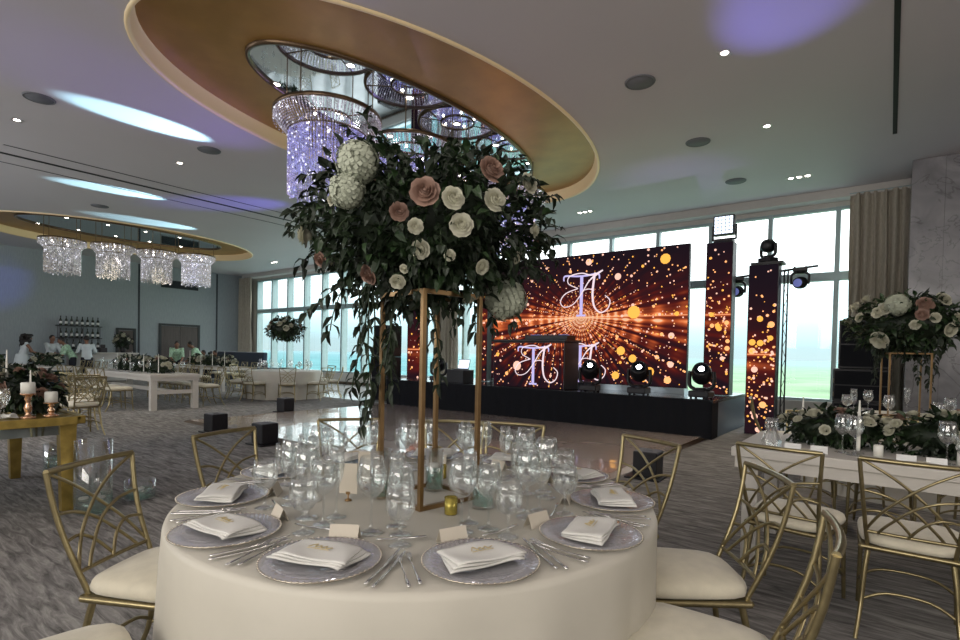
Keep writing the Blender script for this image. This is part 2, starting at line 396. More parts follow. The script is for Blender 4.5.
# dance floor
t = thing('dance_floor', 'low glossy beige dance floor in front of the stage', 'dance floor', (0, 0, 0))
mb = MB(); mb.box(-9.95, -2.42, 4.35, 9.12, .004, .035); obj('deck', mb, M['dance'], t)
mb = MB()
mb.add([(-9.95, 4.35, .036), (-2.42, 4.35, .036), (-2.38, 4.27, .004), (-9.99, 4.27, .004)], [(0, 3, 2, 1)])
mb.add([(-2.42, 4.35, .036), (-2.42, 9.1, .036), (-2.34, 9.1, .004), (-2.34, 4.27, .004)], [(0, 3, 2, 1)])
mb.add([(-9.95, 4.35, .036), (-9.95, 9.1, .036), (-10.03, 9.1, .004), (-10.03, 4.27, .004)], [(0, 1, 2, 3)])
obj('edge_ramp', mb, M['bronze'], t)

# ceiling with two oval openings
OV = [(-6.25, 6.45, 2.42, 4.32), (-20.3, 6.9, 2.9, 4.05)]
IN = [(-6.35, 6.5, 1.02, 3.0), (-20.1, 6.85, 1.35, 2.9)]
bm = bmesh.new(); ed = []
def loop(vs):
    vv = [bm.verts.new(v) for v in vs]
    for i in range(len(vv)): ed.append(bm.edges.new((vv[i], vv[(i + 1) % len(vv)])))
loop([(XL, YB, CZ), (XR, YB, CZ), (XR, YW, CZ), (XL, YW, CZ)])
def oval(c, n=96, z=0, da=0): return [(c[0] + (c[2] + da) * math.cos(2 * PI * i / n), c[1] + (c[3] + da) * math.sin(2 * PI * i / n), z) for i in range(n)]
for o in OV: loop(oval(o, z=CZ))
bmesh.ops.triangle_fill(bm, use_beauty=True, edges=ed)
me = bpy.data.meshes.new('ceiling'); bm.to_mesh(me); bm.free(); me.materials.append(M['ceiling'])
struct('ceiling', me, None)
mb = MB(); mb.box(XL, XR, YB, YW, 5.6, 5.7); struct('ceiling_slab', mb, M['ceiling'])
for k, (o, i) in enumerate(zip(OV, IN)):
    mb = MB(); n = 96
    def ring(lst, mi=0):
        base = []
        for (a, z, da) in lst: base.append([(p[0], p[1], z) for p in oval(a, n, da=da)])
        vs = [v for b in base for v in b]; fs = []
        for q in range(len(base) - 1):
            for j in range(n): fs.append((q * n + j, q * n + (j + 1) % n, (q + 1) * n + (j + 1) % n, (q + 1) * n + j))
        mb.add(vs, fs, mi, True)
    ring([(o, CZ, 0), (o, CZ - .025, -.01), (o, CZ - .025, -.045), (o, CZ + .02, -.06), (o, CZ + .17, -.075), (o, CZ + .2, -.10)], 0)
    ring([(o, CZ + .2, -.09), (i, CZ + .2, .05)], 1)
    obj_ = struct('ceiling_recess', mb, [M['cove'], M['gold_plaster']])
    mb = MB(); ring([(i, CZ + .2, .06), (i, CZ + .155, .055), (i, CZ + .155, .01), (i, CZ + .2, 0)]); struct('ceiling_ring_trim', mb, M['bronze'])
    mb = MB(); mb.add(oval(i, n, CZ + .19), [tuple(range(n))]); struct('ceiling_mirror', mb, M['mirror'])

# walls
mb = MB(); mb.box(XL - .2, XL, YB, YW + .3, 0, CZ); struct('wall_left', mb, M['wall'])
mb = MB(); mb.box(XR, XR + .2, YB, YW + .3, 0, CZ); struct('wall_right', mb, M['white_wall'])
mb = MB(); mb.box(XL, XR, YB - .2, YB, 0, CZ); struct('wall_back', mb, M['white_wall'])
mb = MB(); mb.box(XL, XR, YW, YW + .3, 0, .40); mb.box(XL, XR, YW - .05, YW + .3, .40, .44); mb.box(XL, -24.12, YW, YW + .3, .44, CZ); mb.box(.9, XR, YW, YW + .3, .44, CZ)
mb.box(-24.12, .9, YW, YW + .3, 4.62, CZ); struct('wall_far', mb, M['white_wall'])
mb = MB(); mb.box(XL, XR, YW - .02, YW, 0, .1); struct('baseboard_far', mb, M['bronze'])
for k, y in enumerate((8.96, 12.25)):
    mb = MB(); mb.box(XL, XL + .012, y - .035, y + .035, 0, CZ - .05); struct('trim_%d' % (k + 2), mb, M['wall_dark'])
# stepped bulkhead above the windows
mb = MB(); mb.box(-24.9, 1.0, YW - .35, YW - .0, 4.72, CZ); struct('trim_4', mb, M['white_wall'])
# marble return on the right
mb = MB()
mb.box(.22, .669, 12.1, 13.55, 0, 4.895); mb.box(.672, 3.4, 12.1, 13.55, 0, 4.895); mb.box(3.402, XR, 12.1, 13.55, 0, 4.895)
struct('wall_marble', mb, M['marble'])
# windows, one per bay
xs = [-24.12 + 1.287 * i for i in range(19)] + [.3]
for k in range(19):
    x0, x1 = xs[k], xs[k + 1]
    w = bpy.data.objects.new('window_%d' % (k + 1), None); COL.objects.link(w); w['kind'] = 'structure'
    mb = MB(); yb = YW + .02
    mb.box(x0 - .045, x0 + .045, yb - .02, yb + (.27 if k < 11 else .16), .44, 4.62)
    if k == 18: mb.box(x1 - .045, x1 + .045, yb - .02, yb + .16, .44, 4.62)
    mb.box(x0 + .045, x1 - .045, yb, yb + .12, .44, .50); mb.box(x0 + .045, x1 - .045, yb - .015, yb + .14, 3.06, 3.24); mb.box(x0 + .045, x1 - .045, yb, yb + .12, 4.56, 4.62)
    obj('frame', mb, M['alu'], w)
    for (a, b) in ((.5, 3.06), (3.24, 4.56)):
        mb = MB(); mb.add([(x0 + .045, yb + .08, a), (x1 - .045, yb + .08, a), (x1 - .045, yb + .08, b), (x0 + .045, yb + .08, b)], [(0, 1, 2, 3)])
        obj('pane', mb, M['pane'], w)
# curtains
def curtain(x0, x1, y, label, z1=4.75, folds=9, amp=.07):
    mb = MB(); nx = folds * 8; nz = 10; vs = []
    for j in range(nz + 1):
        z = .02 + (z1 - .02) * j / nz
        for i in range(nx + 1):
            u = i / nx
            x = x0 + (x1 - x0) * u + .02 * math.sin(u * 31 + j * .5)
            vs.append((x, y + amp * math.sin(u * folds * 2 * PI + .6 * math.sin(j * .7)) * (.8 + .3 * math.sin(u * 13)), z))
    fs = [(j * (nx + 1) + i, j * (nx + 1) + i + 1, (j + 1) * (nx + 1) + i + 1, (j + 1) * (nx + 1) + i) for j in range(nz) for i in range(nx)]
    mb.add(vs, fs, 0, True)
    t = thing('curtain', label, 'curtain', (0, 0, 0))
    obj('drape', mb, M['curtain'], t)
    mb = MB(); mb.tube([(x0 - .03, y, z1 + .012), (x1 + .03, y, z1 + .012)], .012, 6); obj('track', mb, M['alu'], t)
curtain(-.72, .34, 13.25, 'tall beige curtain hanging between the window and the grey marble', folds=7)
curtain(-25.15, -24.0, 13.25, 'tall beige curtain in the far left corner by the windows', folds=8)
curtain(-12.1, -11.2, 13.25, 'bunched pale curtain at the windows behind the left end of the stage', folds=6)

# doors, grille on the back wall
def door(name, y0, y1, z1, double):
    d = bpy.data.objects.new(name, None); COL.objects.link(d); d['kind'] = 'structure'
    mb = MB(); x = XL
    mb.box(x, x + .05, y0 - .09, y0, 0, z1 + .09); mb.box(x, x + .05, y1, y1 + .09, 0, z1 + .09); mb.box(x, x + .05, y0, y1, z1, z1 + .09)
    obj('frame', mb, M['door_frame'], d)
    ys = [y0, (y0 + y1) / 2, y1] if double else [y0, y1]
    for i in range(len(ys) - 1):
        mb = MB(); mb.box(x + .003, x + .03, ys[i] + .008, ys[i + 1] - .008, .005, z1 - .01)
        mb.box(x + .03, x + .036, ys[i] + .12, ys[i + 1] - .12, .2, 1.0); mb.box(x + .03, x + .036, ys[i] + .12, ys[i + 1] - .12, 1.15, z1 - .15)
        p = obj('door_leaf', mb, M['door'], d)
        mb = MB(); yy = ys[i + 1] - .07 if i == 0 else ys[i] + .07
        mb.tube([(x + .04, yy, .95), (x + .08, yy, .95), (x + .08, yy, 1.2), (x + .04, yy, 1.2)], .01, 6); obj('handle', mb, M['silver'], p)
door('door_1', 9.83, 11.38, 2.3, True)
door('door_2', 8.2, 8.75, 2.02, False)
t = thing('air_grille', 'dark rectangular air return grille high on the left wall', 'vent', (XL, 10.6, 4.14))
mb = MB(); mb.box(0, .03, -.78, -.74, -.17, .17); mb.box(0, .03, .74, .78, -.17, .17); mb.box(0, .03, -.74, .74, .14, .17); mb.box(0, .03, -.74, .74, -.17, -.14); obj('frame', mb, M['door_frame'], t)
mb = MB(); mb.box(0, .008, -.74, .74, -.14, .14)
for i in range(8): mb.obox((.018, 0, -.12 + .034 * i), (.01, 0, .006), (0, .74, 0), (0, 0, .002))
obj('louvres', mb, M['wall_dark'], t)

# ceiling fittings
t0 = thing('ceiling_speaker', 'x', 'speaker', (0, 0, 0))
mb = MB(); mb.lathe([(.001, -.012), (.17, -.012), (.175, -.004)], n=28); obj('grille', mb, M['speaker_grey'], t0)
mb = MB(); mb.lathe([(.172, 0), (.172, -.016), (.19, -.012), (.195, 0)], n=28); obj('rim', mb, M['speaker_grey'], t0)
spk = Maker(t0); G = 'round ceiling speakers'
for x, y, l in [(-2.67, 6.73, 'largest round grey ceiling speaker, right of the near oval recess'), (-2.61, 9.14, 'round grey ceiling speaker between the two bright downlights and the windows'), (-2.55, 11.57, 'round grey ceiling speaker nearest the windows on the right'),
             (-9.84, 2.18, 'round dark ceiling speaker at the far left of the ceiling'), (-9.8, 4.58, 'round ceiling speaker touching the end of the largest bright light pool'), (-16.02, 4.77, 'small ceiling speaker between the long slots and the far oval recess'), (-12.3, 8.9, 'faint ceiling speaker beyond the long slots near the windows'), (-14.8, 10.4, 'faint ceiling speaker right of the far oval recess')]:
    spk((x, y, CZ), 0, l, G)
def downlight_proto(n):
    t = thing('downlight' if n == 1 else 'triple_downlight', 'x', 'ceiling light')
    mb = MB(); w = .07 * n + (.02 if n > 1 else 0)
    mb.box(-w, w, -.07, -.058, -.006, 0); mb.box(-w, w, .058, .07, -.006, 0); mb.box(-w, -w + .012, -.058, .058, -.006, 0); mb.box(w - .012, w, -.058, .058, -.006, 0)
    obj('frame', mb, M['lamp_trim'], t)
    for i in range(n):
        x = (i - (n - 1) / 2) * .14
        mb = MB(); mb.disc((x, 0, -.003), .042, n=14, axis=(0, 0, -1)); obj('lamp', mb, M['lamp_on'], t)
    return t
dl = Maker(downlight_proto(1)); dl3 = Maker(downlight_proto(3)); G = 'recessed square downlights'
for x, y, l in [(-1.63, 6.66, 'brightest square recessed downlight, above right of the stage'), (-1.59, 9.11, 'square recessed downlight second from the window on the right'), (-11.09, 2.18, 'square recessed downlight at the left edge above the long slots'), (-10.96, 4.57, 'square recessed downlight left of the near chandelier')]:
    dl((x, y, CZ), 0, l, G)
    L = bpy.data.lights.new('downlight_lamp', 'SPOT'); L.energy = 140; L.spot_size = R_(75); L.spot_blend = .7; L.color = (1, .85, .65); L.shadow_soft_size = .05
    o = bpy.data.objects.new('downlight_lamp', L); COL.objects.link(o); o.location = (x, y, CZ - .02)
for x, y, l in [(-1.5, 11.99, 'row of three small downlights near the curtain and marble'), (-6.09, 12.01, 'row of small downlights near the windows right of the oval recess'), (-13.2, 11.9, 'row of small downlights near the left windows'), (-20.0, 12.0, 'small downlights near the far left window corner')]:
    dl3((x, y, CZ), 0, l, 'triple downlights along the windows')
def slot(x, y0, y1, w, label):
    mb = MB(); mb.box(x - w / 2, x + w / 2, y0, y1, CZ - .006, CZ - .001); tag(obj('ceiling_slot', mb, M['slot']), label, 'air slot', 'long black ceiling slots')
slot(-.04, 2.0, 10.53, .055, 'long black slot running across the ceiling at the right')
slot(-12.63, 2.3, 12.4, .03, 'nearest thin black slot crossing the left ceiling')
slot(-13.2, 0, 12.4, .10, 'wider middle black slot crossing the left ceiling')
slot(-13.85, 0, 12.0, .025, 'farthest thin black slot crossing the left ceiling')

# ---------------------------------------------------------------- chandeliers
def chandelier(name, cm, R=.725, Rc=.53, H=1.18, ns=96, beads=30, bs=.016, zc=CZ + .19, zr=4.6):
    t = thing(name, 'x', 'chandelier')
    mb = MB(); mb.lathe([(R - .03, .02), (R + .01, .02), (R + .015, -.03), (R - .02, -.03), (R - .03, .02)], n=48); mb.lathe([(Rc - .02, -.27), (Rc + .02, -.27), (Rc + .02, -.25), (Rc - .02, -.25), (Rc - .02, -.27)], n=40)
    mb.lathe([(Rc * .55, .0), (Rc * .55 + .03, .0), (Rc * .55 + .03, -.03), (Rc * .55, -.03), (Rc * .55, 0)], n=36)
    for a in range(4):
        w = a * PI / 2 + .4; mb.tube([(math.cos(w) * R, math.sin(w) * R, 0), (math.cos(w) * Rc * .55, math.sin(w) * Rc * .55, 0)], .01, 5)
    obj('ring_frame', mb, M['bronze'], t)
    for a in range(4):
        mb = MB(); w = a * PI / 2 + .4; mb.tube([(math.cos(w) * R * .93, math.sin(w) * R * .93, 0), (math.cos(w) * R * .93, math.sin(w) * R * .93, zc - zr - .003)], .009, 6)
        obj('rod', mb, M['bronze'], t)
    def bead(mb, p, s):
        x, y, z = p; mb.add([(x, y, z + s * 1.3), (x + s, y, z), (x, y + s, z), (x - s, y, z), (x, y - s, z), (x, y, z - s * 1.3)], [(0, 1, 2), (0, 2, 3), (0, 3, 4), (0, 4, 1), (5, 2, 1), (5, 3, 2), (5, 4, 3), (5, 1, 4)])
    mb = MB()
    for i in range(ns):
        w = 2 * PI * i / ns
        for j in range(12):
            u = j / 11; r = R + (Rc - R) * (u ** 1.6); z = -.02 - .26 * u
            bead(mb, (r * math.cos(w), r * math.sin(w), z), bs * .9)
    for i in range(0, ns, 2):
        w = 2 * PI * (i + .5) / ns
        for j in range(4): bead(mb, (R * math.cos(w), R * math.sin(w), -.04 - j * .035), bs * .8)
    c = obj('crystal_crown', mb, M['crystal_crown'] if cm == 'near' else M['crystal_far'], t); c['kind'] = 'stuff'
    mb = MB(); bottoms = H
    for i in range(ns):
        w = 2 * PI * i / ns; ln = H - .27 - random.uniform(0, .1)
        nb = int(beads * ln / .9)
        for j in range(nb):
            bead(mb, (Rc * math.cos(w), Rc * math.sin(w), -.28 - ln * (j + random.uniform(-.2, .2)) / nb), bs * random.uniform(.6, 1.25))
    for i in range(ns // 2):
        w = 2 * PI * (i + .3) / (ns // 2); ln = H - .4 - random.uniform(0, .25)
        nb = int(beads * .7)
        for j in range(nb): bead(mb, (Rc * .72 * math.cos(w), Rc * .72 * math.sin(w), -.1 - ln * j / nb), bs * random.uniform(.6, 1.1))
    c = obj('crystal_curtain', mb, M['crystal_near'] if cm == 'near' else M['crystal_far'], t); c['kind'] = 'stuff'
    for a in range(5):
        mb = MB(); w = a * 2 * PI / 5; mb.ell((math.cos(w) * .3, math.sin(w) * .3, -.07), .02, 8, 6); obj('bulb', mb, M['lamp_on'], t)
    return t
cn = Maker(chandelier('chandelier', 'near'))
for k, (x, l) in enumerate([(-6.33, 'nearest crystal chandelier under the near oval recess, left of the tall bouquet'), (-6.2, 'second crystal chandelier of the near recess, showing just above the bouquet'), (-6.45, 'third crystal chandelier of the near recess, mostly behind the bouquet'), (-6.25, 'last crystal chandelier at the far end of the near recess')]):
    cn((x, 4.6 + 1.46 * k, 4.6), .3 * k, l, 'chandeliers under the near oval recess')
cf = Maker(chandelier('chandelier', 'far', R=.60, Rc=.45, H=1.1, ns=64, beads=20, bs=.024))
for k, (x, y, l) in enumerate([(-20.4, 5.1, 'leftmost of the four warm crystal chandeliers in the distant recess'), (-20.05, 6.35, 'second from left of the four warm crystal chandeliers in the distance'), (-19.95, 7.6, 'third from left of the four crystal chandeliers in the distance'), (-19.6, 8.75, 'rightmost of the four warm crystal chandeliers in the distance')]):
    cf((x, y, 4.6), .3 * k, l, 'chandeliers under the far oval recess')
# little downlights set in the mirror ovals
k = 0
t0 = thing('mirror_downlight', 'x', 'ceiling light'); mb = MB(); mb.disc((0, 0, -.004), .05, axis=(0, 0, -1)); obj('lamp', mb, M['lamp_on'], t0); mb = MB(); mb.lathe([(.05, 0), (.05, -.01), (.065, -.008), (.068, 0)], n=18); obj('rim', mb, M['lamp_trim'], t0)
ml = Maker(t0)
for (c, lab) in ((IN[0], 'near'), (IN[1], 'distant')):
    for i in range(5):
        for s in (-1, 1):
            ml((c[0] + s * c[2] * .62, c[1] + (-.72 + .36 * i) * c[3] + s * .15, CZ + .19), 0, 'small round downlight set in the mirrored oval of the %s recess' % lab, 'small downlights in the %s mirror' % lab)

# ---------------------------------------------------------------- stage
SZ = .65
t = thing('stage', 'long black draped stage platform below the LED wall', 'stage', (0, 0, 0))
mb = MB(); mb.box(-10.0, -2.25, 9.12, 11.6, SZ - .05, SZ); obj('deck', mb, M['stage_top'], t)
mb = MB(); nx = 160
vs = []
for j in range(2):
    for i in range(nx + 1):
        x = -9.98 + 7.7 * i / nx; vs.append((x, 9.10 + .012 * math.sin(i * 1.1), .02 + j * (SZ - .03)))
mb.add(vs, [(i, i + 1, nx + 2 + i, nx + 1 + i) for i in range(nx)], 0, True)
mb.box(-9.98, -9.95, 9.12, 11.58, .01, SZ - .05); mb.box(-9.95, -2.3, 11.55, 11.58, .01, SZ - .05)
obj('skirt', mb, M['black_cloth'], t)
mb = MB(); mb.box(-2.29, -2.265, 9.5, 11.58, .01, SZ - .05); mb.box(-2.29, -2.26, 9.12, 9.5, .01, SZ - .05, 1); obj('side_panel', mb, [M['stage_side'], M['black_cloth']], t)

def mono(mb, cx, cz, h, y, dy=-.012):
    # entwined script letters: a serifed upright crossed by a looping A
    s = h / 2
    def P(a, b): return (cx + a * s * (1.28 if abs(a + .1) > .3 else 1.1), y + dy, cz + b * s)
    def flat(pts, ws, mi):
        pts = [Vector(p) for p in smooth_path(pts, 6)]; n = len(pts); vs = []
        for i, p in enumerate(pts):
            d = (pts[min(n - 1, i + 1)] - pts[max(0, i - 1)]).normalized(); sd = Vector((d.z, 0, -d.x))
            k = i / (n - 1) * (len(ws) - 1); a = int(min(k, len(ws) - 2)); w = (ws[a] + (ws[a + 1] - ws[a]) * (k - a)) * s
            vs += [p + sd * w, p - sd * w]
        mb.add(vs, [(2 * i, 2 * i + 1, 2 * i + 3, 2 * i + 2) for i in range(n - 1)], mi)
    flat([P(-.1, .78), P(-.1, 0), P(-.1, -.92)], [.075, .075, .075], 1)
    flat([P(-.3, -.96), P(-.1, -.96), P(.1, -.96)], [.05, .035, .05], 1)
    flat([P(-.78, .62), P(-.74, .84), P(-.3, .80), P(.1, .80), P(.52, .84), P(.58, .62)], [.03, .04, .04, .04, .04, .03], 1)
    dy -= .004
    flat([P(.7, .98), P(.5, .84), P(.2, .55), P(-.1, .0), P(-.4, -.45), P(-.75, -.55), P(-.9, -.3), P(-.7, .05), P(-.25, .25)], [.03, .05, .03, .025, .02, .02, .025, .025, .02], 0)
    flat([P(.42, .9), P(.36, .4), P(.34, -.1), P(.42, -.6), P(.65, -.85), P(.9, -.7), P(.98, -.35), P(.8, -.12)], [.05, .05, .05, .04, .03, .025, .025, .02], 0)
    flat([P(-.25, .25), P(-.6, .5), P(-.55, .82), P(-.1, .92), P(.3, .8), P(.7, .98)], [.02, .02, .025, .025, .03, .03], 0)
    flat([P(.02, .16), P(.2, .2), P(.4, .12)], [.015, .02, .015], 0)
rd = random.Random(5)
DOTS = []
for i in range(4600):
    a = rd.uniform(0, 2 * PI)
    if rd.random() < .55: a = round(a * 11 / PI) * PI / 11 + .02       # many sit on common rays
    r = rd.uniform(.15, 5.4); x = BX + r * math.cos(a) * 1.0; z = BZ + r * math.sin(a) * (.62 if math.sin(a) > 0 else .8)
    if not 0 < z < 4.2 : continue
    up = z > BZ + .35
    if up and rd.random() < .55: continue
    s = (.006 + .005 * r) * rd.uniform(.5, 1.15)
    if rd.random() < .05: s *= 2.6
    DOTS.append((x, z, min(s, .085), rd.choice([0, 0, 1, 1, 2])))
for i in range(520):
    x = rd.uniform(-3.0, -1.4) if i % 4 else rd.uniform(-10.7, -7.7); z = BZ + rd.gauss(-.25, .62)
    if z > .02: DOTS.append((x, z, rd.uniform(.006, .022) if rd.random() < .93 else rd.uniform(.035, .06), rd.choice([0, 0, 1, 2])))
DOTS += [(-4.05, 2.22, .13, 2), (-3.15, 2.2, .16, 2), (-3.45, 3.22, .10, 2), (-4.4, 2.95, .07, 1), (-5.05, 3.3, .07, 1), (-4.3, 1.45, .09, 2), (-4.05, 1.3, .08, 2), (-3.7, 1.05, .09, 2), (-6.2, 1.1, .1, 1), (-4.9, 1.2, .07, 1), (-3.3, 1.75, .06, 1), (-3.3, 1.2, .06, 1), (-3.35, .9, .07, 0), (-4.4, .95, .08, 2)]
def dots(mb, x0, x1, z0, z1, y, dz=0):
    for (x, z, s, c) in DOTS:
        z += dz
        if x0 + s < x < x1 - s and z0 + s < z < z1 - s: mb.disc((x, y - .004 - .001 * c, z), s, axis=(0, -1, 0), n=10, mi=c + 1)
def led_panel(name, label, x0, x1, z0, z1, y, d=.09, extra=None, low=False):
    t = thing(name, label, 'LED screen', (0, 0, 0))
    mb = MB(); mb.add([(x0 + .01, y, z0 + .01), (x1 - .01, y, z0 + .01), (x1 - .01, y, z1 - .01), (x0 + .01, y, z1 - .01)], [(0, 1, 2, 3)]); dots(mb, x0 + .01, x1 - .01, z0 + .01, z1 - .01, y, -.72 if low else 0)
    p = obj('display', mb, [M['led_low' if low else 'led'], M['dot_o'], M['dot_p'], M['dot_y']], t)
    mb = MB(); mb.box(x0, x1, y + .003, y + d, z0, z1); obj('cabinet', mb, M['black'], t)
    for (cx, cz, h) in (extra or []):
        mb = MB(); mono(mb, cx, cz, h, y); obj('monogram', mb, [M['mono'], M['mono2']], t)
    return t
t = led_panel('led_screen', 'wide LED screen on the stage showing a burst of orange lights and a monogram', -7.55, -3.0, .76, 3.47, 10.2, extra=[(-5.15, 2.64, .95), (-5.15, 1.2, .85)])
mb = MB(); mb.box(-7.5, -3.05, 10.25, 10.5, SZ, .757); obj('base', mb, M['truss'], t)
led_panel('led_tower', 'narrow LED tower on the stage just right of the LED wall', -2.76, -2.3, SZ + .01, 3.47, 10.4, d=.28)
led_panel('led_tower', 'LED tower standing on the floor at the right end of the stage', -2.03, -1.56, .0, 3.0, 10.4, d=.3, low=True)
led_panel('led_tower', 'narrow LED tower on the stage just left of the LED wall', -8.17, -7.83, SZ + .01, 3.47, 10.4, d=.28)
led_panel('led_tower', 'LED tower beyond the left end of the stage, seen between the brass posts', -10.6, -10.1, .0, 3.0, 10.4, d=.3, low=True)

# DJ booth
t = thing('dj_booth', 'DJ booth with an illuminated monogram on its front at the stage edge', 'booth', (0, 0, 0))
mb = MB(); mb.add([(-6.8, 9.3, SZ + .01), (-5.1, 9.3, SZ + .01), (-5.1, 9.3, 1.58), (-6.8, 9.3, 1.58)], [(0, 1, 2, 3)]); dots(mb, -6.8, -5.1, SZ + .01, 1.58, 9.3)
obj('display', mb, [M['led'], M['dot_o'], M['dot_p'], M['dot_y']], t)
mb = MB(); mb.box(-6.82, -5.08, 9.303, 9.9, SZ + .002, 1.6); mb.box(-6.86, -5.04, 9.25, 9.95, 1.602, 1.65); obj('cabinet', mb, M['black'], t, bevel=.01)
mb = MB(); mono(mb, -5.75, 1.14, .84, 9.3, -.015); obj('monogram', mb, [M['mono'], M['mono2']], t)
t = thing('dj_mixer', 'flat black mixer lying on top of the DJ booth', 'mixer', (-5.6, 9.6, 1.651))
mb = MB(); mb.box(-.5, .5, -.18, .18, 0, .09); obj('body', mb, M['black'], t, bevel=.01)
mb = MB()
for i in range(16): mb.lathe([(.001, .12), (.016, .12), (.018, .09)], (-.42 + .055 * i, -.05 + .07 * (i % 3), 0), 8)
obj('knobs', mb, M['silver'], t)['kind'] = 'stuff'
mb = MB(); mb.lathe([(.001, .1), (.11, .1), (.12, .09)], (-.33, 0, .004), 20); mb.lathe([(.001, .1), (.11, .1), (.12, .09)], (.33, 0, .004), 20); obj('jog_wheels', mb, M['lens_blue'], t)

# moving heads
def moving_head(lens='head_lens', hang=False):
    t = thing('moving_head_light', 'x', 'stage light')
    mb = MB(); mb.box(-.17, .17, -.15, .15, .02, .13); b = obj('base', mb, M['black'], t, bevel=.02)
    mb = MB()
    for s in (-1, 1):
        mb.tube(smooth_path([(s * .08, 0, .14), (s * .19, 0, .2), (s * .205, 0, .34), (s * .195, 0, .46)], 4), [.045] * 13, 8, flat=.7)
    mb.lathe([(.001, .18), (.1, .18), (.11, .13), (.11, .125)], n=18); obj('yoke', mb, M['black'], t)
    ax = Vector((.25, -.8, .55)).normalized() if not hang else Vector((.3, -.85, .1)).normalized(); c = Vector((0, 0, .42))
    mb = MB(); mb.lathe([(.001, -.2), (.09, -.2), (.14, -.14), (.155, -.02), (.15, .1), (.13, .16), (.115, .165), (.11, .15)], c, 20, axis=ax)
    for q in range(5): mb.lathe([(.156, -.1 + q * .035), (.162, -.09 + q * .035), (.156, -.08 + q * .035)], c, 20, axis=ax)
    h = obj('lamp_head', mb, M['black'], t)
    mb = MB(); mb.disc(c + ax * .155, .05 if lens == 'head_lens' else .108, axis=ax, n=20); obj('lens', mb, M[lens], h)
    for sx in (-1, 1):
        for sy in (-1, 1): mb = MB(); mb.lathe([(.001, 0), (.022, 0), (.02, .022), (.001, .022)], (sx * .13, sy * .11, 0), 8); obj('foot', mb, M['black'], t)
    return t
mh = Maker(moving_head())
for x, y, rz, l in [(-4.55, 9.35, .1, 'lit moving head light at the stage edge beside the DJ booth'), (-3.6, 9.4, 0, 'lit moving head light at the middle of the stage edge'), (-2.52, 9.42, -.1, 'lit moving head light at the right corner of the stage'), (-8.6, 9.5, .2, 'moving head light on the left part of the stage')]:
    mh((x, y, SZ), rz, l, 'moving heads along the stage edge', 1.0)
mb = MB(); 
t = thing('laptop', 'open laptop with a lit screen on the left part of the stage', 'laptop', (-8.0, 9.6, SZ))
mb = MB(); mb.box(-.25, .25, -.2, .2, 0, .3); obj('case', mb, M['black'], t, bevel=.01)
mb = MB(); mb.box(-.17, .17, -.13, .1, .303, .32); obj('keyboard', mb, M['black'], t)
mb = MB(); mb.obox((0, .13, .43), (.17, 0, 0), (0, .004, -.001), (0, .03, .11)); obj('lid', mb, M['black'], t)
mb = MB(); mb.obox((0, .122, .43), (.155, 0, 0), (0, .0015, 0), (0, .028, .098)); obj('screen', mb, M['led_cell'], t)
# truss posts and T bar with two hung heads
t = thing('lighting_stand', 'lighting stand with a crossbar behind the right LED tower', 'light stand', (-1.51, 10.86, 0))
mb = MB()
for dx in (-.03, .03):
    mb.tube([(dx, 0, .02), (dx, 0, 2.95)], .014, 6)
for i in range(16): mb.tube([(-.03 * (-1) ** i, 0, .1 + .18 * i), (.03 * (-1) ** i, 0, .28 + .18 * i)], .005, 5)
obj('pole', mb, M['black'], t)
mb = MB(); mb.tube([(-.95, .03, 2.86), (.48, .03, 2.98)], .02, 8); obj('crossbar', mb, M['black'], t)
mb = MB(); mb.box(-.2, .2, -.13, .2, 0, .02); obj('base_plate', mb, M['black'], t)
hh = Maker(moving_head('lens_blue', True))
for x, l in [(-2.32, 'moving head hanging left of the right LED tower'), (-1.3, 'moving head with a bluish lens hanging right of the right LED tower')]:
    o = hh((x, 10.89, 2.98 if x > -2 else 2.88), .2 if x < -2 else -.15, l, 'moving heads hung from the crossbar', .66); o.rotation_euler = (PI, 0, PI + (.2 if x < -2 else .1))
mh2 = hh((-1.76, 10.56, 3.04), 2.6, 'dark moving head standing on top of the right LED tower', None, .72)
mb = MB(); mb.box(-2.0, -1.5, 10.38, 10.72, 3.0, 3.04); tag(obj('top_plate', mb, M['black']), 'black plate on top of the right LED tower under the light', 'plate')
t = thing('led_wash_light', 'square LED wash light with a white grid on top of the second tower', 'stage light', (-2.48, 10.5, 3.47))
mb = MB(); mb.box(-.16, .16, -.12, .12, 0, .06); obj('base', mb, M['black'], t, bevel=.01)
mb = MB(); mb.tube([(-.2, 0, .05), (-.2, 0, .32)], .018, 6); mb.tube([(.2, 0, .05), (.2, 0, .32)], .018, 6); mb.tube([(-.2, 0, .06), (.2, 0, .06)], .018, 6); obj('yoke', mb, M['black'], t)
mb = MB(); mb.box(-.18, .18, -.08, .06, .13, .49); p = obj('panel', mb, M['black'], t, bevel=.01)
mb = MB()
for i in range(5):
    for j in range(5): mb.box(-.155 + .064 * i, -.155 + .054 + .064 * i, -.084, -.081, .155 + .064 * j, .155 + .054 + .064 * j)
obj('led_grid', mb, M['led_cell'], p)
t = thing('truss_tower', 'slim pale aluminium truss between the left LED tower and the LED wall', 'truss', (-7.7, 10.75, SZ))
mb = MB()
for dx in (-.1, .1):
    for dy in (-.1, .1): mb.tube([(dx, dy, .02), (dx, dy, 2.3)], .018, 6)
for i in range(9):
    z = .06 + .25 * i
    mb.tube([(-.1, -.1, z), (.1, -.1, z + .24)], .009, 5); mb.tube([(-.1, .1, z + .24), (.1, .1, z)], .009, 5); mb.tube([(-.1, -.1, z + .24), (-.1, .1, z)], .009, 5)
obj('lattice', mb, M['truss'], t)
mb = MB(); mb.box(-.16, .16, -.16, .16, 0, .02); obj('base_plate', mb, M['truss'], t)

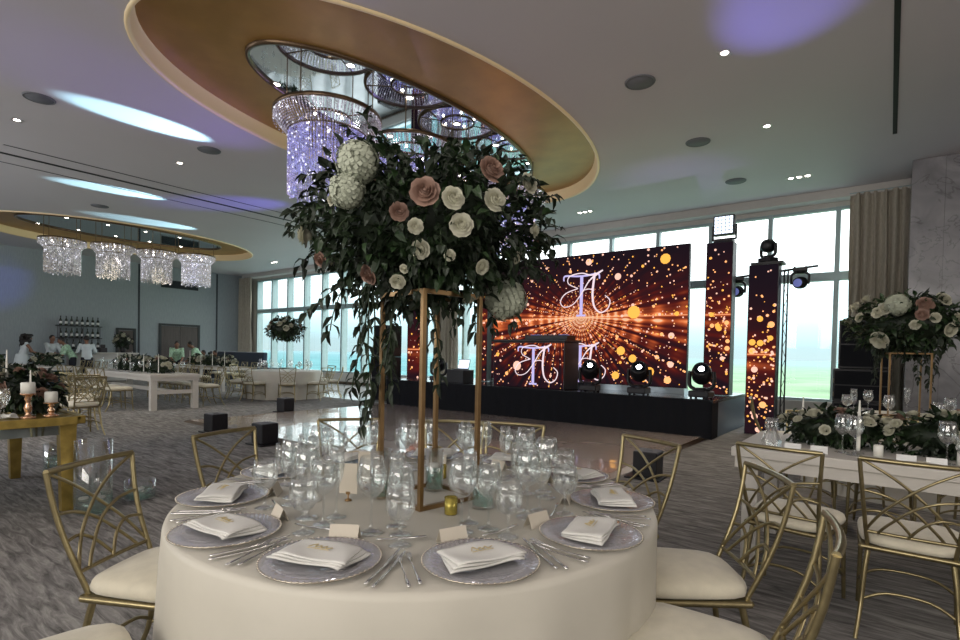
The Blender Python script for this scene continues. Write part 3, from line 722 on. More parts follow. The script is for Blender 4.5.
# speaker stacks
def stack(x0, x1, y0, y1, label):
    w = x1 - x0
    def cab(z0, z1, dx, lab, nm='loudspeaker'):
        t = thing(nm, lab, 'loudspeaker', (x0 + dx, y0, z0)); h = z1 - z0; W = w - dx
        mb = MB(); mb.box(0, W, .02, y1 - y0, 0.002, h - .002); obj('cabinet', mb, M['black'], t, bevel=.012)
        mb = MB(); n = max(2, int(h / .3)); 
        for i in range(n): mb.box(.03, W - .03, .0, .018, .03 + (h - .06) * i / n + .01, .03 + (h - .06) * (i + 1) / n - .01)
        obj('grille', mb, M['black_cloth'], t)
        mb = MB()
        for i in range(n): mb.tube([(.012, .012, .08 + (h - .1) * i / n), (.012, .012, .16 + (h - .1) * i / n)], .008, 5); mb.tube([(W - .012, .012, .08 + (h - .1) * i / n), (W - .012, .012, .16 + (h - .1) * i / n)], .008, 5)
        obj('rigging', mb, M['bronze'], t)
    cab(0, .62, 0, 'black subwoofer at the bottom of the ' + label); cab(.62, 1.2, .0, 'black subwoofer in the middle of the ' + label); cab(1.2, 2.06, .07, 'tall black line array cabinet at the top of the ' + label)
stack(-.80, .03, 11.35, 12.0, 'speaker stack beside the right curtain')
stack(-11.35, -10.72, 9.75, 10.3, 'speaker stack left of the stage')
# black floor cubes around the dance floor
t0 = thing('floor_effect_box', 'x', 'effect machine')
mb = MB(); mb.box(-.13, .13, -.13, .13, .025, .30); obj('body', mb, M['black'], t0, bevel=.012)
mb = MB(); mb.box(-.115, .115, -.115, .115, .301, .306); mb.lathe([(.03, .305), (.03, .315), (.05, .315), (.05, .305)], n=14); obj('top_plate', mb, M['speaker_grey'], t0)
mb = MB(); mb.box(-.21, .17, -.17, .17, 0, .022); obj('base_plate', mb, M['black'], t0, bevel=.005)
fx = Maker(t0)
for x, y, l in [(-8.42, 4.08, 'black cube machine on the carpet at the left corner of the dance floor'), (-6.9, 4.03, 'black cube machine on the carpet behind the left gold chair'), (-10.2, 6.42, 'black cube machine on the far left edge of the dance floor'), (-2.08, 5.76, 'black cube machine seen through the gold chair right of the round table')]:
    fx((x, y, 0), .05, l, 'black cube machines around the dance floor')

# ---------------------------------------------------------------- chairs
def make_chair():
    t = thing('dining_chair', 'x', 'chair')
    def bk(s, h):            # point on the back plane
        z = .47 + .405 * h; y = -.20 - .12 * h - .02 * math.sin(h * PI) ; w = .165 + .035 * h
        return Vector((s * w, y - .022 * (1 - s * s) * (.3 + .7 * h), z))
    g = M['chair_gold']; r = .0095
    mb = MB()
    for s in (-1, 1): mb.tube([bk(s, h / 6) for h in range(-1, 7)], .0102, 6)
    mb.tube([bk(s / 6, 1) for s in range(-6, 7)], .0115, 6)
    mb.tube([bk(s / 6, .1) for s in range(-6, 7)], .008, 6)
    obj('back_frame', mb, g, t)
    mb = MB()
    for s in (-1, 1):
        for ctrl in ([(-1, 1), (-.4, .82), (.1, .62), (.6, .38), (1, .12)], [(-1, .62), (-.5, .58), (0, .45), (.5, .22), (.72, .1)], [(-1, .36), (-.6, .38), (-.25, .28), (.05, .1)]):
            mb.tube([p + Vector((0, .004 * s, 0)) for p in smooth_path([bk(s * a, b) for a, b in ctrl], 4)], .0068, 5)
    obj('back_lattice', mb, g, t)
    # cushion: rounded, wider at the front
    mb = MB(); n = 32; vs = []; prof = [(.90, .435), (1.0, .445), (1.01, .462), (.98, .482), (.88, .495), (.6, .505), (.3, .508), (.001, .509)]
    def outl(a):
        c, s = math.cos(a), math.sin(a); k = 5.0
        q = (abs(c) ** k + abs(s) ** k) ** (-1 / k); x = c * q; y = s * q
        return (x * (.205 + .02 * y), y * .215)
    for (f, z) in prof:
        for j in range(n):
            x, y = outl(2 * PI * j / n); vs.append((x * f, y * f + .01, z))
    mb.add(vs, [(i * n + j, i * n + (j + 1) % n, (i + 1) * n + (j + 1) % n, (i + 1) * n + j) for i in range(len(prof) - 1) for j in range(n)], 0, True)
    mb.add(vs[:n], [tuple(range(n - 1, -1, -1))], 0)
    obj('seat_cushion', mb, M['cushion'], t)
    mb = MB(); fr = [(-.185, -.19, .425), (.185, -.19, .425), (.205, .2, .425), (-.205, .2, .425)]
    for i in range(4): mb.tube([fr[i], fr[(i + 1) % 4]], .014, 6, flat=.9)
    mb.box(-.18, .18, -.18, .19, .421, .434)
    obj('seat_frame', mb, g, t)
    for sx in (-1, 1):
        mb = MB(); mb.tube(smooth_path([(sx * .195, .185, .42), (sx * .20, .195, .25), (sx * .205, .21, 0)], 4), [.014, .0135, .013, .0125, .012, .0115, .011, .0105, .010], 6)
        mb.tube(smooth_path([(sx * .20, .19, .36), (sx * .17, .19, .395), (sx * .14, .19, .42)], 3), .007, 5); obj('leg', mb, g, t)
        mb = MB(); mb.tube(smooth_path([bk(sx, -1 / 6), (sx * .17, -.19, .3), (sx * .18, -.22, .14), (sx * .195, -.29, 0)], 4), [.0135, .0135, .0135, .013, .013, .0125, .0125, .012, .012, .011, .011, .0105, .010], 6); obj('leg', mb, g, t)
    mb = MB()
    for sx in (-1, 1): mb.tube(smooth_path([(sx * .202, .2, .13), (sx * .19, .1, .18), (sx * .18, -.05, .19), (sx * .178, -.2, .16)], 4), .008, 5)
    mb.tube(smooth_path([(-.202, .2, .15), (-.1, .19, .21), (.1, .19, .21), (.202, .2, .15)], 4), .008, 5)
    mb.tube(smooth_path([(-.178, -.21, .17), (-.08, -.2, .22), (.08, -.2, .22), (.178, -.21, .17)], 4), .008, 5)
    obj('stretcher', mb, g, t)
    return t
chair = Maker(make_chair())
def chair_at(x, y, face, label, group):      # x,y = centre of the seat; face = angle of the sitter's view
    return chair((x, y, 0), face - PI / 2, label, group)

# ---------------------------------------------------------------- near round table
TC = Vector((-1.49, 1.56, 0)); TR = .91; TZ = .76
def round_cloth(R, H, folds=22, amp=.03, seed=0, mats=M['cloth'], puddle=.10):
    mb = MB(); n = 176; prof = [(0.001, H), (R * .5, H), (R * .9, H), (R - .018, H - .001), (R - .005, H - .007), (R, H - .022)]
    rr = random.Random(seed); ph = [rr.uniform(0, 6) for _ in range(6)]
    vs = []
    for (r, z) in prof:
        for j in range(n):
            w = 2 * PI * j / n; vs.append((r * math.cos(w), r * math.sin(w), z))
    rows = 10
    for k in range(1, rows + 1):
        u = k / rows
        for j in range(n):
            w = 2 * PI * j / n
            f = math.sin(w * folds + 1.3 * math.sin(w * 3 + ph[0]) + ph[1]) * .6 + math.sin(w * folds * .5 + ph[2] + math.sin(w * 2)) * .5
            r = R + puddle * u * .6 + amp * f * u ** .8
            vs.append((r * math.cos(w), r * math.sin(w), (H - .022) * (1 - u) + .004))
    N_ = len(prof) + rows
    mb.add(vs, [(i * n + j, (i + 1) * n + j, (i + 1) * n + (j + 1) % n, i * n + (j + 1) % n) for i in range(N_ - 1) for j in range(n)], 0, True)
    return mb
o = obj('tablecloth', round_cloth(TR, TZ, 17, .03, 3, puddle=.02), M['cloth'], loc=TC); tag(o, 'ivory tablecloth covering the near round table down to the floor', 'tablecloth')
t = thing('round_table', 'near round banquet table hidden under the ivory tablecloth', 'table', TC)
mb = MB(); mb.lathe([(.001, TZ - .004), (TR - .03, TZ - .004), (TR - .03, TZ - .03), (.001, TZ - .03)], n=48); obj('tabletop', mb, M['white_wood'], t)
for a in range(4):
    mb = MB(); w = a * PI / 2 + .7; mb.tube([(.55 * math.cos(w), .55 * math.sin(w), TZ - .03), (.6 * math.cos(w), .6 * math.sin(w), 0)], .02, 8); obj('leg', mb, M['black'], t)

NC = [ # angle of setting, words
 (-132, 'at the left of the near table'), (-99, 'at the front left of the near table'), (-67, 'at the front centre left of the near table'), (-34, 'at the front centre right of the near table'),
 (-1.5, 'at the right of the near table'), (31, 'at the back right of the near table'), (64, 'at the far right back of the near table'), (96, 'at the far side of the near table behind the brass stand'), (129, 'at the far side of the near table left of centre'), (162, 'at the far left back of the near table'), (195, 'at the back left of the near table')]
# chairs (measured positions)
for (x, y, fa, l) in [(-2.18, .90, 31, 'gold lattice chair with cream cushion nearest the left edge of the photo'),
                      (-2.48, 1.52, 14, 'gold chair at the back left of the near table, in front of a black cube'),
                      (-2.58, 2.06, -38, 'gold chair at the far side of the near table, left of the brass stand'),
                      (-2.10, 2.40, -58, 'gold chair at the far side of the near table, seen between the brass posts'),
                      (-1.83, 2.53, -75, 'gold chair at the far side of the near table, right of the brass stand'),
                      (-1.16, 2.54, -113, 'gold chair at the back right of the near table with a black cube behind it'),
                      (-.64, 2.2, -146, 'gold chair right of the near table, seat and whole back visible'),
                      (-.43, 1.64, -172, 'gold chair seen edge-on at the bottom right of the photo'),
                      (-1.71, .37, 80, 'gold chair at the bottom left corner with only its cream cushion in view')]:
    d = Vector((x, y, 0)) - TC; k = max(1.0, (1.06 if x < -1 and y > 1.2 else .98) / d.length); p = TC + d * k
    chair_at(p.x, p.y, R_(fa), l, 'gold chairs around the near round table')

# table ware -------------------------------------------------
def glass_proto(name, prof, n=26):
    t = thing(name, 'x', 'glass')
    k = next(i for i, p in enumerate(prof) if p[2]); 
    mb = MB(); mb.lathe([(p[0], p[1]) for p in prof[:k + 1]], n=n); obj('stem', mb, M['glass'], t)
    mb = MB(); mb.lathe([(p[0], p[1]) for p in prof[k:]], n=n); obj('bowl', mb, M['glass'], t)
    return t
base = [(.001, .001, 0), (.034, .001, 0), (.036, .003, 0), (.02, .006, 0), (.006, .012, 0), (.0038, .03, 0)]
wine = glass_proto('wine_glass', base + [(.0036, .085, 0), (.006, .098, 1), (.02, .105, 1), (.034, .122, 1), (.041, .145, 1), (.041, .165, 1), (.036, .19, 1), (.031, .212, 1), (.030, .212, 1), (.035, .19, 1), (.040, .165, 1), (.040, .146, 1), (.033, .123, 1), (.001, .107, 1)])
flute = glass_proto('champagne_flute', base + [(.0036, .10, 0), (.006, .108, 1), (.014, .12, 1), (.023, .15, 1), (.026, .18, 1), (.024, .22, 1), (.021, .245, 1), (.020, .245, 1), (.025, .18, 1), (.001, .115, 1)])
goblet = glass_proto('water_goblet', base + [(.0045, .06, 0), (.01, .07, 1), (.03, .08, 1), (.043, .105, 1), (.045, .13, 1), (.042, .155, 1), (.038, .175, 1), (.037, .175, 1), (.044, .13, 1), (.029, .082, 1), (.001, .072, 1)])
WI, FL, GO = Maker(wine), Maker(flute), Maker(goblet)
# charger plate
t0 = thing('charger_plate', 'x', 'plate')
mb = MB(); mb.lathe([(.001, .004), (.10, .004), (.115, .007), (.158, .014), (.158, .011), (.115, .003), (.001, .001)], n=48)
obj('plate', mb, M['charger'], t0)
mb = MB()
for j in range(64):
    w = 2 * PI * j / 64; mb.ell((.159 * math.cos(w), .159 * math.sin(w), .013), .0038, 6, 4)
mb.tube([(.159 * math.cos(2 * PI * j / 48), .159 * math.sin(2 * PI * j / 48), .012) for j in range(48)], .0022, 5, closed=True); obj('beaded_rim', mb, M['rim'], t0)
PL = Maker(t0)
# napkin
def napkin_proto():
    t = thing('napkin', 'x', 'napkin'); mb = MB()
    n = 14
    def layer(w, d, z, sk, mi=0):
        vs = []
        for j in range(n + 1):
            for i in range(n + 1):
                u = i / n * 2 - 1; v = j / n * 2 - 1
                vs.append((u * w * (1 - .04 * v) + sk * v * .02, v * d + .008 * math.sin(u * 2.2 + sk), z + .004 * math.sin(u * 3 + v * 2 + sk) - .012 * max(0, abs(u) - .8) * 5 * .4))
        k = len(vs); e = [(x, y, z2 - .006) for (x, y, z2) in vs]
        fs = [(j * (n + 1) + i, j * (n + 1) + i + 1, (j + 1) * (n + 1) + i + 1, (j + 1) * (n + 1) + i) for j in range(n) for i in range(n)]
        fs2 = [tuple(k + q for q in reversed(f)) for f in fs]
        rim = [i for i in range(n + 1)] + [j * (n + 1) + n for j in range(1, n + 1)] + [n * (n + 1) + i for i in range(n - 1, -1, -1)] + [j * (n + 1) for j in range(n - 1, 0, -1)]
        fs3 = [(rim[a], k + rim[a], k + rim[(a + 1) % len(rim)], rim[(a + 1) % len(rim)]) for a in range(len(rim))]
        mb.add(vs + e, fs + fs2 + fs3, mi, True)
    layer(.098, .068, .018, .4); layer(.095, .062, .026, 0); layer(.092, .060, .034, -.5)
    obj('folded_cloth', mb, M['napkin'], t)
    mb = MB(); rr = random.Random(2)
    pts = smooth_path([(-.03, -.012, .042), (-.018, .012, .042), (-.012, -.010, .042), (-.002, .006, .042), (.004, -.008, .042), (.013, .008, .042), (.018, -.006, .042), (.032, .004, .042)], 5)
    mb.tube(pts, .0016, 5); mb.tube(smooth_path([(-.03, -.018, .041), (0, -.016, .042), (.03, -.012, .041)], 4), .0012, 5)
    obj('script_ornament', mb, M['ornament'], t)
    return t
NP = Maker(napkin_proto())
# cutlery
def cutlery(kind, L, W):
    t = MB(); n = 12; vs = []
    prof = {'fork': [(0, .42), (.1, .5), (.3, .3), (.55, .16), (.68, .2), (.74, .5), (.80, .55)], 'knife': [(0, .5), (.08, .55), (.3, .45), (.48, .35), (.52, .5), (.7, .62), (.9, .5), (1, .05)], 'spoon': [(0, .3), (.1, .35), (.4, .16), (.66, .14), (.72, .4), (.82, .62), (.93, .5), (1, .05)]}[kind]
    for (u, w) in prof:
        z = .005 + (.008 * math.sin((u - .5) * PI) if u > .5 else .002 * math.cos(u * 3))
        vs += [(-w * W, u * L, z), (-w * W * .5, u * L, z + .0025), (w * W * .5, u * L, z + .0025), (w * W, u * L, z), (0, u * L, z - .002)]
    k = len(prof); fs = [(i * 5 + a, i * 5 + (a + 1) % 5, (i + 1) * 5 + (a + 1) % 5, (i + 1) * 5 + a) for i in range(k - 1) for a in range(5)]
    fs = [f[::-1] for f in fs] + [(0, 1, 2, 3, 4)]
    t.add(vs, fs, 0, True)
    if kind == 'fork':
        for i in range(4):
            x = (-.5 + i / 3) * W * 1.0
            t.tube([(x * .9, .79 * L, .012), (x, .88 * L, .016), (x, L, .013)], [.0014, .0013, .0007], 5)
    return obj(kind, t, M['silver'])
class Solo:
    def __init__(s, o, cat): s.p = o; s.used = False; o['category'] = cat; o['label'] = 'x'
    def __call__(s, loc, rz, label, group):
        if s.used: o = s.p.copy(); COL.objects.link(o)
        else: o = s.p; s.used = True
        o.location = loc; o.rotation_euler = (0, 0, rz); o['label'] = label; o['group'] = group; return o
FK = Solo(cutlery('fork', .2, .011), 'fork'); KN = Solo(cutlery('knife', .225, .010), 'knife'); SP = Solo(cutlery('spoon', .15, .012), 'spoon')
# tent place card
mb = MB(); mb.add([(-.045, -.02, .001), (.045, -.02, .001), (.045, 0, .045), (-.045, 0, .045), (.045, .02, .001), (-.045, .02, .001)], [(0, 1, 2, 3), (3, 2, 4, 5)])
cd = obj('place_card', mb, M['card'], solid=.001); CD = Solo(cd, 'card')
rr = random.Random(4)
for (a, words) in NC:
    w = R_(a); rad = Vector((math.cos(w), math.sin(w), 0)); lat = Vector((-math.sin(w), math.cos(w), 0)); rz = w + PI / 2   # local +Y points to centre
    def at(r, l, z=TZ): p = TC + rad * r + lat * l; return (p.x, p.y, z)
    vis = a < 70 or a > 190
    PL(at(.755, 0, TZ + .001), rz, 'beaded glass charger ' + words, 'charger plates on the near table')
    NP(at(.755, 0, TZ + .010), rz + rr.uniform(-.2, .2), 'folded white napkin ' + words, 'folded napkins on the near table', (1.08, 1.0, .8))
    FK(at(.86, -.215), rz + rr.uniform(-.05, .05), 'outer fork ' + words, 'forks on the near table'); FK(at(.85, -.185), rz + rr.uniform(-.05, .05), 'inner fork ' + words, 'forks on the near table')
    KN(at(.865, .205), rz + rr.uniform(-.05, .05), 'outer knife ' + words, 'knives on the near table'); KN(at(.855, .18), rz + rr.uniform(-.04, .04), 'inner knife ' + words, 'knives on the near table')
    SP(at(.565, .07), rz - 1.2, 'small spoon ' + words, 'spoons on the near table')
    CD(at(.575, -.03, TZ + .0005), rz + rr.uniform(-.3, .3), 'cream place card ' + words, 'place cards on the near table')
    WI(at(.50, .02), 0, 'tall wine glass ' + words, 'wine glasses on the near table', 1.14)
    WI(at(.49, .115), 0, 'smaller wine glass ' + words, 'wine glasses on the near table', 1.03)
    FL(at(.42, .07), 0, 'champagne flute ' + words, 'champagne flutes on the near table')
    GO(at(.575, .15), 0, 'low water goblet ' + words, 'water goblets on the near table')

# brass flower stand
def flower_stand(loc, rz, s, h, label, bar=.0085, z0=TZ):
    t = thing('flower_stand', label, 'flower stand', loc, rz)
    for sx in (-1, 1):
        for sy in (-1, 1):
            mb = MB(); mb.box(sx * s - bar, sx * s + bar, sy * s - bar, sy * s + bar, 0, h); obj('post', mb, M['brass'], t, bevel=.001)
    for (z, nm) in ((bar, 'base_frame'), (h - bar, 'top_frame')):
        mb = MB()
        for q in (-1, 1):
            mb.box(-s, s, q * s - bar * .96, q * s + bar * .96, z - bar * .96, z + bar * .96); mb.box(q * s - bar * .96, q * s + bar * .96, -s + bar, s - bar, z - bar * .96, z + bar * .96)
        obj(nm, mb, M['brass'], t)
    return t
flower_stand((-1.43, 1.53, TZ), R_(-10), .135, .80, 'tall square brass frame stand on the near table')
STZ = TZ + .80

# flowers
def rose(mb, c, ax, r, mi=0, seed=0):
    rq = random.Random(seed); c = Vector(c); ax = Vector(ax).normalized(); q = Vector((0, 0, 1)).rotation_difference(ax)
    layers = [(.2, 3, .1, .62), (.36, 4, .15, .62), (.55, 5, .3, .55), (.76, 5, .55, .42), (.95, 6, .9, .22)]
    for (rad, n, tilt, zz) in layers:
        off = rq.uniform(0, 6)
        for i in range(n):
            w0 = off + 2 * PI * i / n; vs = []
            for a in range(4):
                v = a / 3
                for b in range(4):
                    u = b / 3 * 2 - 1; w = w0 + u * (PI / n) * 1.25
                    k = rad * (.35 + .65 * v) * (1 - .12 * u * u * v)
                    k += .12 * v * v * tilt
                    z = (zz * 1.0 + .35) * v ** .7 - .28 * (v ** 2) * tilt * .6 - .12 * u * u * v - .3
                    vs.append(c + q @ (Vector((math.cos(w) * k, math.sin(w) * k, z)) * r))
            mb.add(vs, [(a * 4 + b, a * 4 + b + 1, (a + 1) * 4 + b + 1, (a + 1) * 4 + b) for a in range(3) for b in range(3)], mi, True)
    mb.ell(c - ax * r * .05, (r * .5, r * .5, r * .5), 8, 6, mi); mb.ell(c + ax * r * .25, r * .16, 6, 5, mi)
def hydrangea(mb, c, ax, r, seed=0, n=110):
    rq = random.Random(seed); c = Vector(c)
    mb.ell(c, r * .82, 12, 8); sc_ = rq.uniform(0, 9)
    for i in range(n):
        z = 1 - 2 * (i + .5) / n; w = i * 2.39996; d = Vector((math.sqrt(1 - z * z) * math.cos(w), math.sqrt(1 - z * z) * math.sin(w), z))
        p = c + d * r * (rq.uniform(.86, 1.0) + .16 * noise.noise(d * 1.8 + Vector((sc_, 0, 0)))); q = Vector((0, 0, 1)).rotation_difference(d); rot = rq.uniform(0, 6); s = r * .32
        for k in range(4):
            a = rot + k * PI / 2; e = Vector((math.cos(a), math.sin(a), 0)); f = Vector((-math.sin(a), math.cos(a), 0))
            mb.add([p, p + q @ (e * s * .6 + f * s * .4 + Vector((0, 0, s * .15))), p + q @ (e * s + Vector((0, 0, s * .05))), p + q @ (e * s * .6 - f * s * .4 + Vector((0, 0, s * .15)))], [(0, 3, 2, 1)], 0, True)
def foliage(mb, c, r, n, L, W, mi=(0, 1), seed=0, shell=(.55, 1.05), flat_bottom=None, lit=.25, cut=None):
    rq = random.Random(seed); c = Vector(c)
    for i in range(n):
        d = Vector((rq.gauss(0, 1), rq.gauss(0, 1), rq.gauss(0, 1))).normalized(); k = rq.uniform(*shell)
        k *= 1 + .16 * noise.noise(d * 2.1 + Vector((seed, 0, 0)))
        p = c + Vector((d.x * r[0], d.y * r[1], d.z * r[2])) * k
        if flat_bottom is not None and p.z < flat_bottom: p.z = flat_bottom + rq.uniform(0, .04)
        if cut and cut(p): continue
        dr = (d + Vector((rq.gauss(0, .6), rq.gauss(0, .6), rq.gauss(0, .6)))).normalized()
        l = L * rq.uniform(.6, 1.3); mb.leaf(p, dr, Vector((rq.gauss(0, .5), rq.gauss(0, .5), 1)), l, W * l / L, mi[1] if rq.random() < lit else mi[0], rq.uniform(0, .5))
def sprig(mb, p, d, L, seed, l=.05, w=.022, droop=.3, n=None, mi=0, stem=.0025):
    rq = random.Random(seed); p = Vector(p); d = Vector(d).normalized(); pts = [p.copy()]; k = n or int(L / .03)
    for i in range(k):
        d = (d + Vector((rq.gauss(0, .09), rq.gauss(0, .09), -droop / k * 2 + rq.gauss(0, .05)))).normalized(); p = p + d * L / k; pts.append(p.copy())
    mb.tube(pts, stem, 4, mi=2)
    for i, q in enumerate(pts[1:]):
        for s in (-1, 1):
            if rq.random() < .12: continue
            sd = d.cross(Vector((rq.gauss(0, .5), rq.gauss(0, .5), 1))).normalized() * s
            mb.leaf(q, (sd * .9 + d * .7 + Vector((0, 0, -.15))).normalized(), (rq.gauss(0, .3), rq.gauss(0, .3), 1), l * rq.uniform(.7, 1.25), w * rq.uniform(.8, 1.2), mi, rq.uniform(.1, .5))
    mb.leaf(p, d, (0, 0, 1), l, w, mi)
BC = Vector((-1.5, 1.57, 1.86))
t = thing('flower_arrangement', 'large dark leafy bouquet with white and blush roses atop the brass stand', 'bouquet', (-1.5, 1.57, STZ))
def rel(p): return Vector(p) - Vector((-1.5, 1.57, STZ))
mb = MB(); C0 = rel(BC)
C0.z -= .025
def dip(p):
    q = p - C0; u = q.dot(Rr); return q.z > .17 + .9 * abs(u + .03) and abs(u + .03) < .15
foliage(mb, C0, (.47, .47, .305), 5200, .052, .027, seed=3, shell=(.30, 1.02), lit=.3, cut=dip)
mb.ell(C0, (.3, .3, .2), 20, 12)
foliage(mb, C0 + Vector((0, 0, -.16)), (.30, .30, .2), 900, .06, .03, seed=5, shell=(.1, 1.0), lit=.1)
rq = random.Random(8)
for i in range(110):
    d = Vector((rq.gauss(0, 1), rq.gauss(0, 1), rq.gauss(.15, .8))).normalized()
    p = C0 + Vector((d.x * .43, d.y * .43, d.z * .26))
    if dip(p + Vector((0, 0, .05))): continue
    sprig(mb, p, d + Vector((0, 0, .25)), rq.uniform(.05, .13), i, l=rq.uniform(.028, .048), w=rq.uniform(.014, .026), droop=.5)
camdir = Vector((-.57, -.82, 0)); side = Rr.copy()
for (sx, z, dx, dz, L, sd) in [(-.34, .08, -1, .25, .20, 1), (-.28, .20, -1, .4, .2, 2), (-.18, .30, -.5, 1, .14, 3), (.20, .22, .5, .8, .12, 4), (.34, .14, 1, .3, .16, 5), (.36, .02, 1, .1, .16, 6), (.34, -.12, 1, -.1, .16, 7), (-.38, -.08, -1, -.3, .16, 8), (-.30, -.2, -.9, -.6, .24, 9), (.3, -.22, .6, -.9, .16, 10), (-.22, .30, -.6, 1, .12, 11), (-.32, -.22, -.5, -.9, .22, 12)]:
    sprig(mb, C0 + side * sx + Vector((0, 0, z)), side * dx + Vector((0, 0, dz)), L, 200 + sd, l=.062, w=.026, droop=.25)
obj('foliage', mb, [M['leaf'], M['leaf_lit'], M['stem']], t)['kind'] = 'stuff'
# trailing vines
vine_pts = []
for i, (sx, fy, z0, L) in enumerate([(-.215, -.08, 1.60, .56), (-.10, -.13, 1.60, .36), (-.23, -.02, 1.60, .42), (-.13, .02, 1.60, .36), (-.12, -.1, 1.60, .42), (-.26, -.06, 1.58, .22), (.03, -.02, 1.58, .38), (.0, .05, 1.58, .22), (.12, 0, 1.58, .14), (.20, -.02, 1.56, .14), (.27, .05, 1.54, .1), (-.20, -.06, 1.58, .48)]):
    mb = MB(); p = rel((-1.5, 1.57, z0)) + side * sx + Vector((-math.sin(yaw), math.cos(yaw), 0)) * fy
    sprig(mb, p, (random.Random(i).uniform(-.06, .06), 0, -1), L, 400 + i, l=.062, w=.02, droop=1.5, n=int(L / .035), stem=.003)
    obj('trailing_vine', mb, [M['leaf'], M['leaf_lit'], M['stem']], t)
HYD = [(-1.38, 1.126, 1.936, .066), (-1.407, 1.109, 1.849, .056), (-1.275, 1.796, 1.567, .085)]
BLU = [(-1.182, 1.226, 1.837, .048), (-1.068, 1.41, 1.933, .046), (-1.252, 1.186, 1.778, .031), (-1.666, 1.204, 1.674, .034), (-1.447, 1.237, 1.609, .039)]
WHI = [(-1.125, 1.291, 1.824, .038), (-1.122, 1.33, 1.749, .039), (-1.234, 1.266, 1.675, .033), (-1.221, 1.227, 1.738, .026), (-1.057, 1.415, 1.837, .04), (-1.039, 1.584, 1.931, .039), (-1.723, 1.177, 1.76, .045), (-1.47, 1.102, 1.831, .023), (-1.367, 1.295, 1.586, .028), (-1.142, 1.466, 1.64, .028), (-1.179, 1.343, 1.663, .02), (-1.093, 1.598, 1.681, .018), (-1.268, 1.552, 1.547, .023), (-1.045, 1.633, 1.783, .029), (-1.314, 1.272, 1.621, .017)]
# flowers on the side turned away from the camera
rq = random.Random(21)
for i in range(12):
    w = R_(40 + i * 15); e = rq.uniform(-.5, .7); p = BC + Vector((math.cos(w) * math.cos(e) * .45, math.sin(w) * math.cos(e) * .45, math.sin(e) * .32))
    (WHI if i % 3 else BLU).append((p.x, p.y, p.z, rq.uniform(.03, .042)))
for lst, nm, mk in ((HYD, 'hydrangea', 'hydrangea'), (BLU, 'blush_rose', 'rose_blush'), (WHI, 'white_rose', 'rose_white')):
    for i, (x, y, z, r) in enumerate(lst):
        d = (Vector((x, y, z)) - BC).normalized(); p = rel((x, y, z)) + d * .015; mb = MB()
        if nm == 'hydrangea': hydrangea(mb, p, d, r, i)
        else:
            ax = (d + Vector((rq.gauss(0, .2), rq.gauss(0, .2), .15))).normalized(); rose(mb, p, ax, r, 0, i)
        obj(nm, mb, M[mk], t)

# centre pieces around the stand
def cyl_vase(name, label, loc, r, h, water, cat='vase', candle=0, wm='water', floaters=0, group=None):
    t = thing(name, label, cat, loc, 0, group)
    mb = MB(); mb.lathe([(.001, .002), (r - .002, .002), (r, .006), (r, h), (r - .003, h), (r - .003, .012), (.001, .012)], n=28); obj('glass_wall', mb, M['glass'], t)
    mb = MB(); mb.lathe([(.001, .013), (r - .004, .013), (r - .004, water), (.001, water)], n=24); obj('water', mb, M[wm], t)
    rq = random.Random(int(r * 1e4)); 
    for i in range(max(floaters, candle)):
        mb = MB(); rc = .028 if not floaters else .035; a = i * 2.1 + .5; k = 0 if max(floaters, candle) == 1 else r * .5
        mb.lathe([(.001, -.02), (rc * .7, -.018), (rc, 0), (rc * .92, .012), (.001, .014)], (k * math.cos(a), k * math.sin(a), water), 14); c = obj('floating_candle', mb, M['candle'], t)
        mb = MB(); mb.tube([(k * math.cos(a), k * math.sin(a), water + .012), (k * math.cos(a) + .001, k * math.sin(a), water + .022)], .001, 4); obj('wick', mb, M['ink'], c)
    return t
cyl_vase('glass_vase', 'tall glass cylinder with water by the left post of the brass stand', (-1.56, 1.40, TZ), .042, .19, .075, candle=1)
cyl_vase('glass_vase', 'glass cylinder with teal water right of the brass stand', (-1.18, 1.56, TZ), .042, .15, .075, candle=1)
cyl_vase('glass_vase', 'glass cylinder with water inside the back of the brass stand', (-1.48, 1.62, TZ), .038, .17, .10, candle=1)
def votive(loc, label):
    t = thing('votive_holder', label, 'candle holder', loc)
    mb = MB(); mb.lathe([(.001, .001), (.021, .001), (.023, .004), (.0235, .062), (.0215, .062), (.021, .03), (.001, .03)], n=22); obj('cup', mb, M['votive'], t)
    mb = MB(); mb.lathe([(.001, .0305), (.0195, .0305), (.0195, .045), (.001, .045)], n=14); obj('candle', mb, M['candle'], t)
votive((-1.215, 1.42, TZ), 'gold votive candle holder in front of the teal water vase'); votive((-1.60, 1.80, TZ), 'gold votive candle holder behind the brass stand')
def card_stand(loc, rz, label, w=.035, h=.115):
    t = thing('menu_card', label, 'card', loc, rz)
    mb = MB(); mb.box(-w, w, -.001, .001, .028, .028 + h); obj('card', mb, M['card'], t)
    mb = MB(); mb.lathe([(.001, 0), (.014, 0), (.012, .006), (.003, .01), (.003, .03)], n=12); mb.box(-.008, .008, -.004, -.0012, .025, .035); mb.box(-.008, .008, .0012, .004, .025, .035); obj('holder', mb, M['brass'], t)
card_stand((-1.62, 1.29, TZ), R_(30), 'upright cream card in a small holder left of the brass stand'); card_stand((-1.70, 1.44, TZ), R_(40), 'second upright cream card behind the left post of the brass stand', .03, .13)
mb = MB()

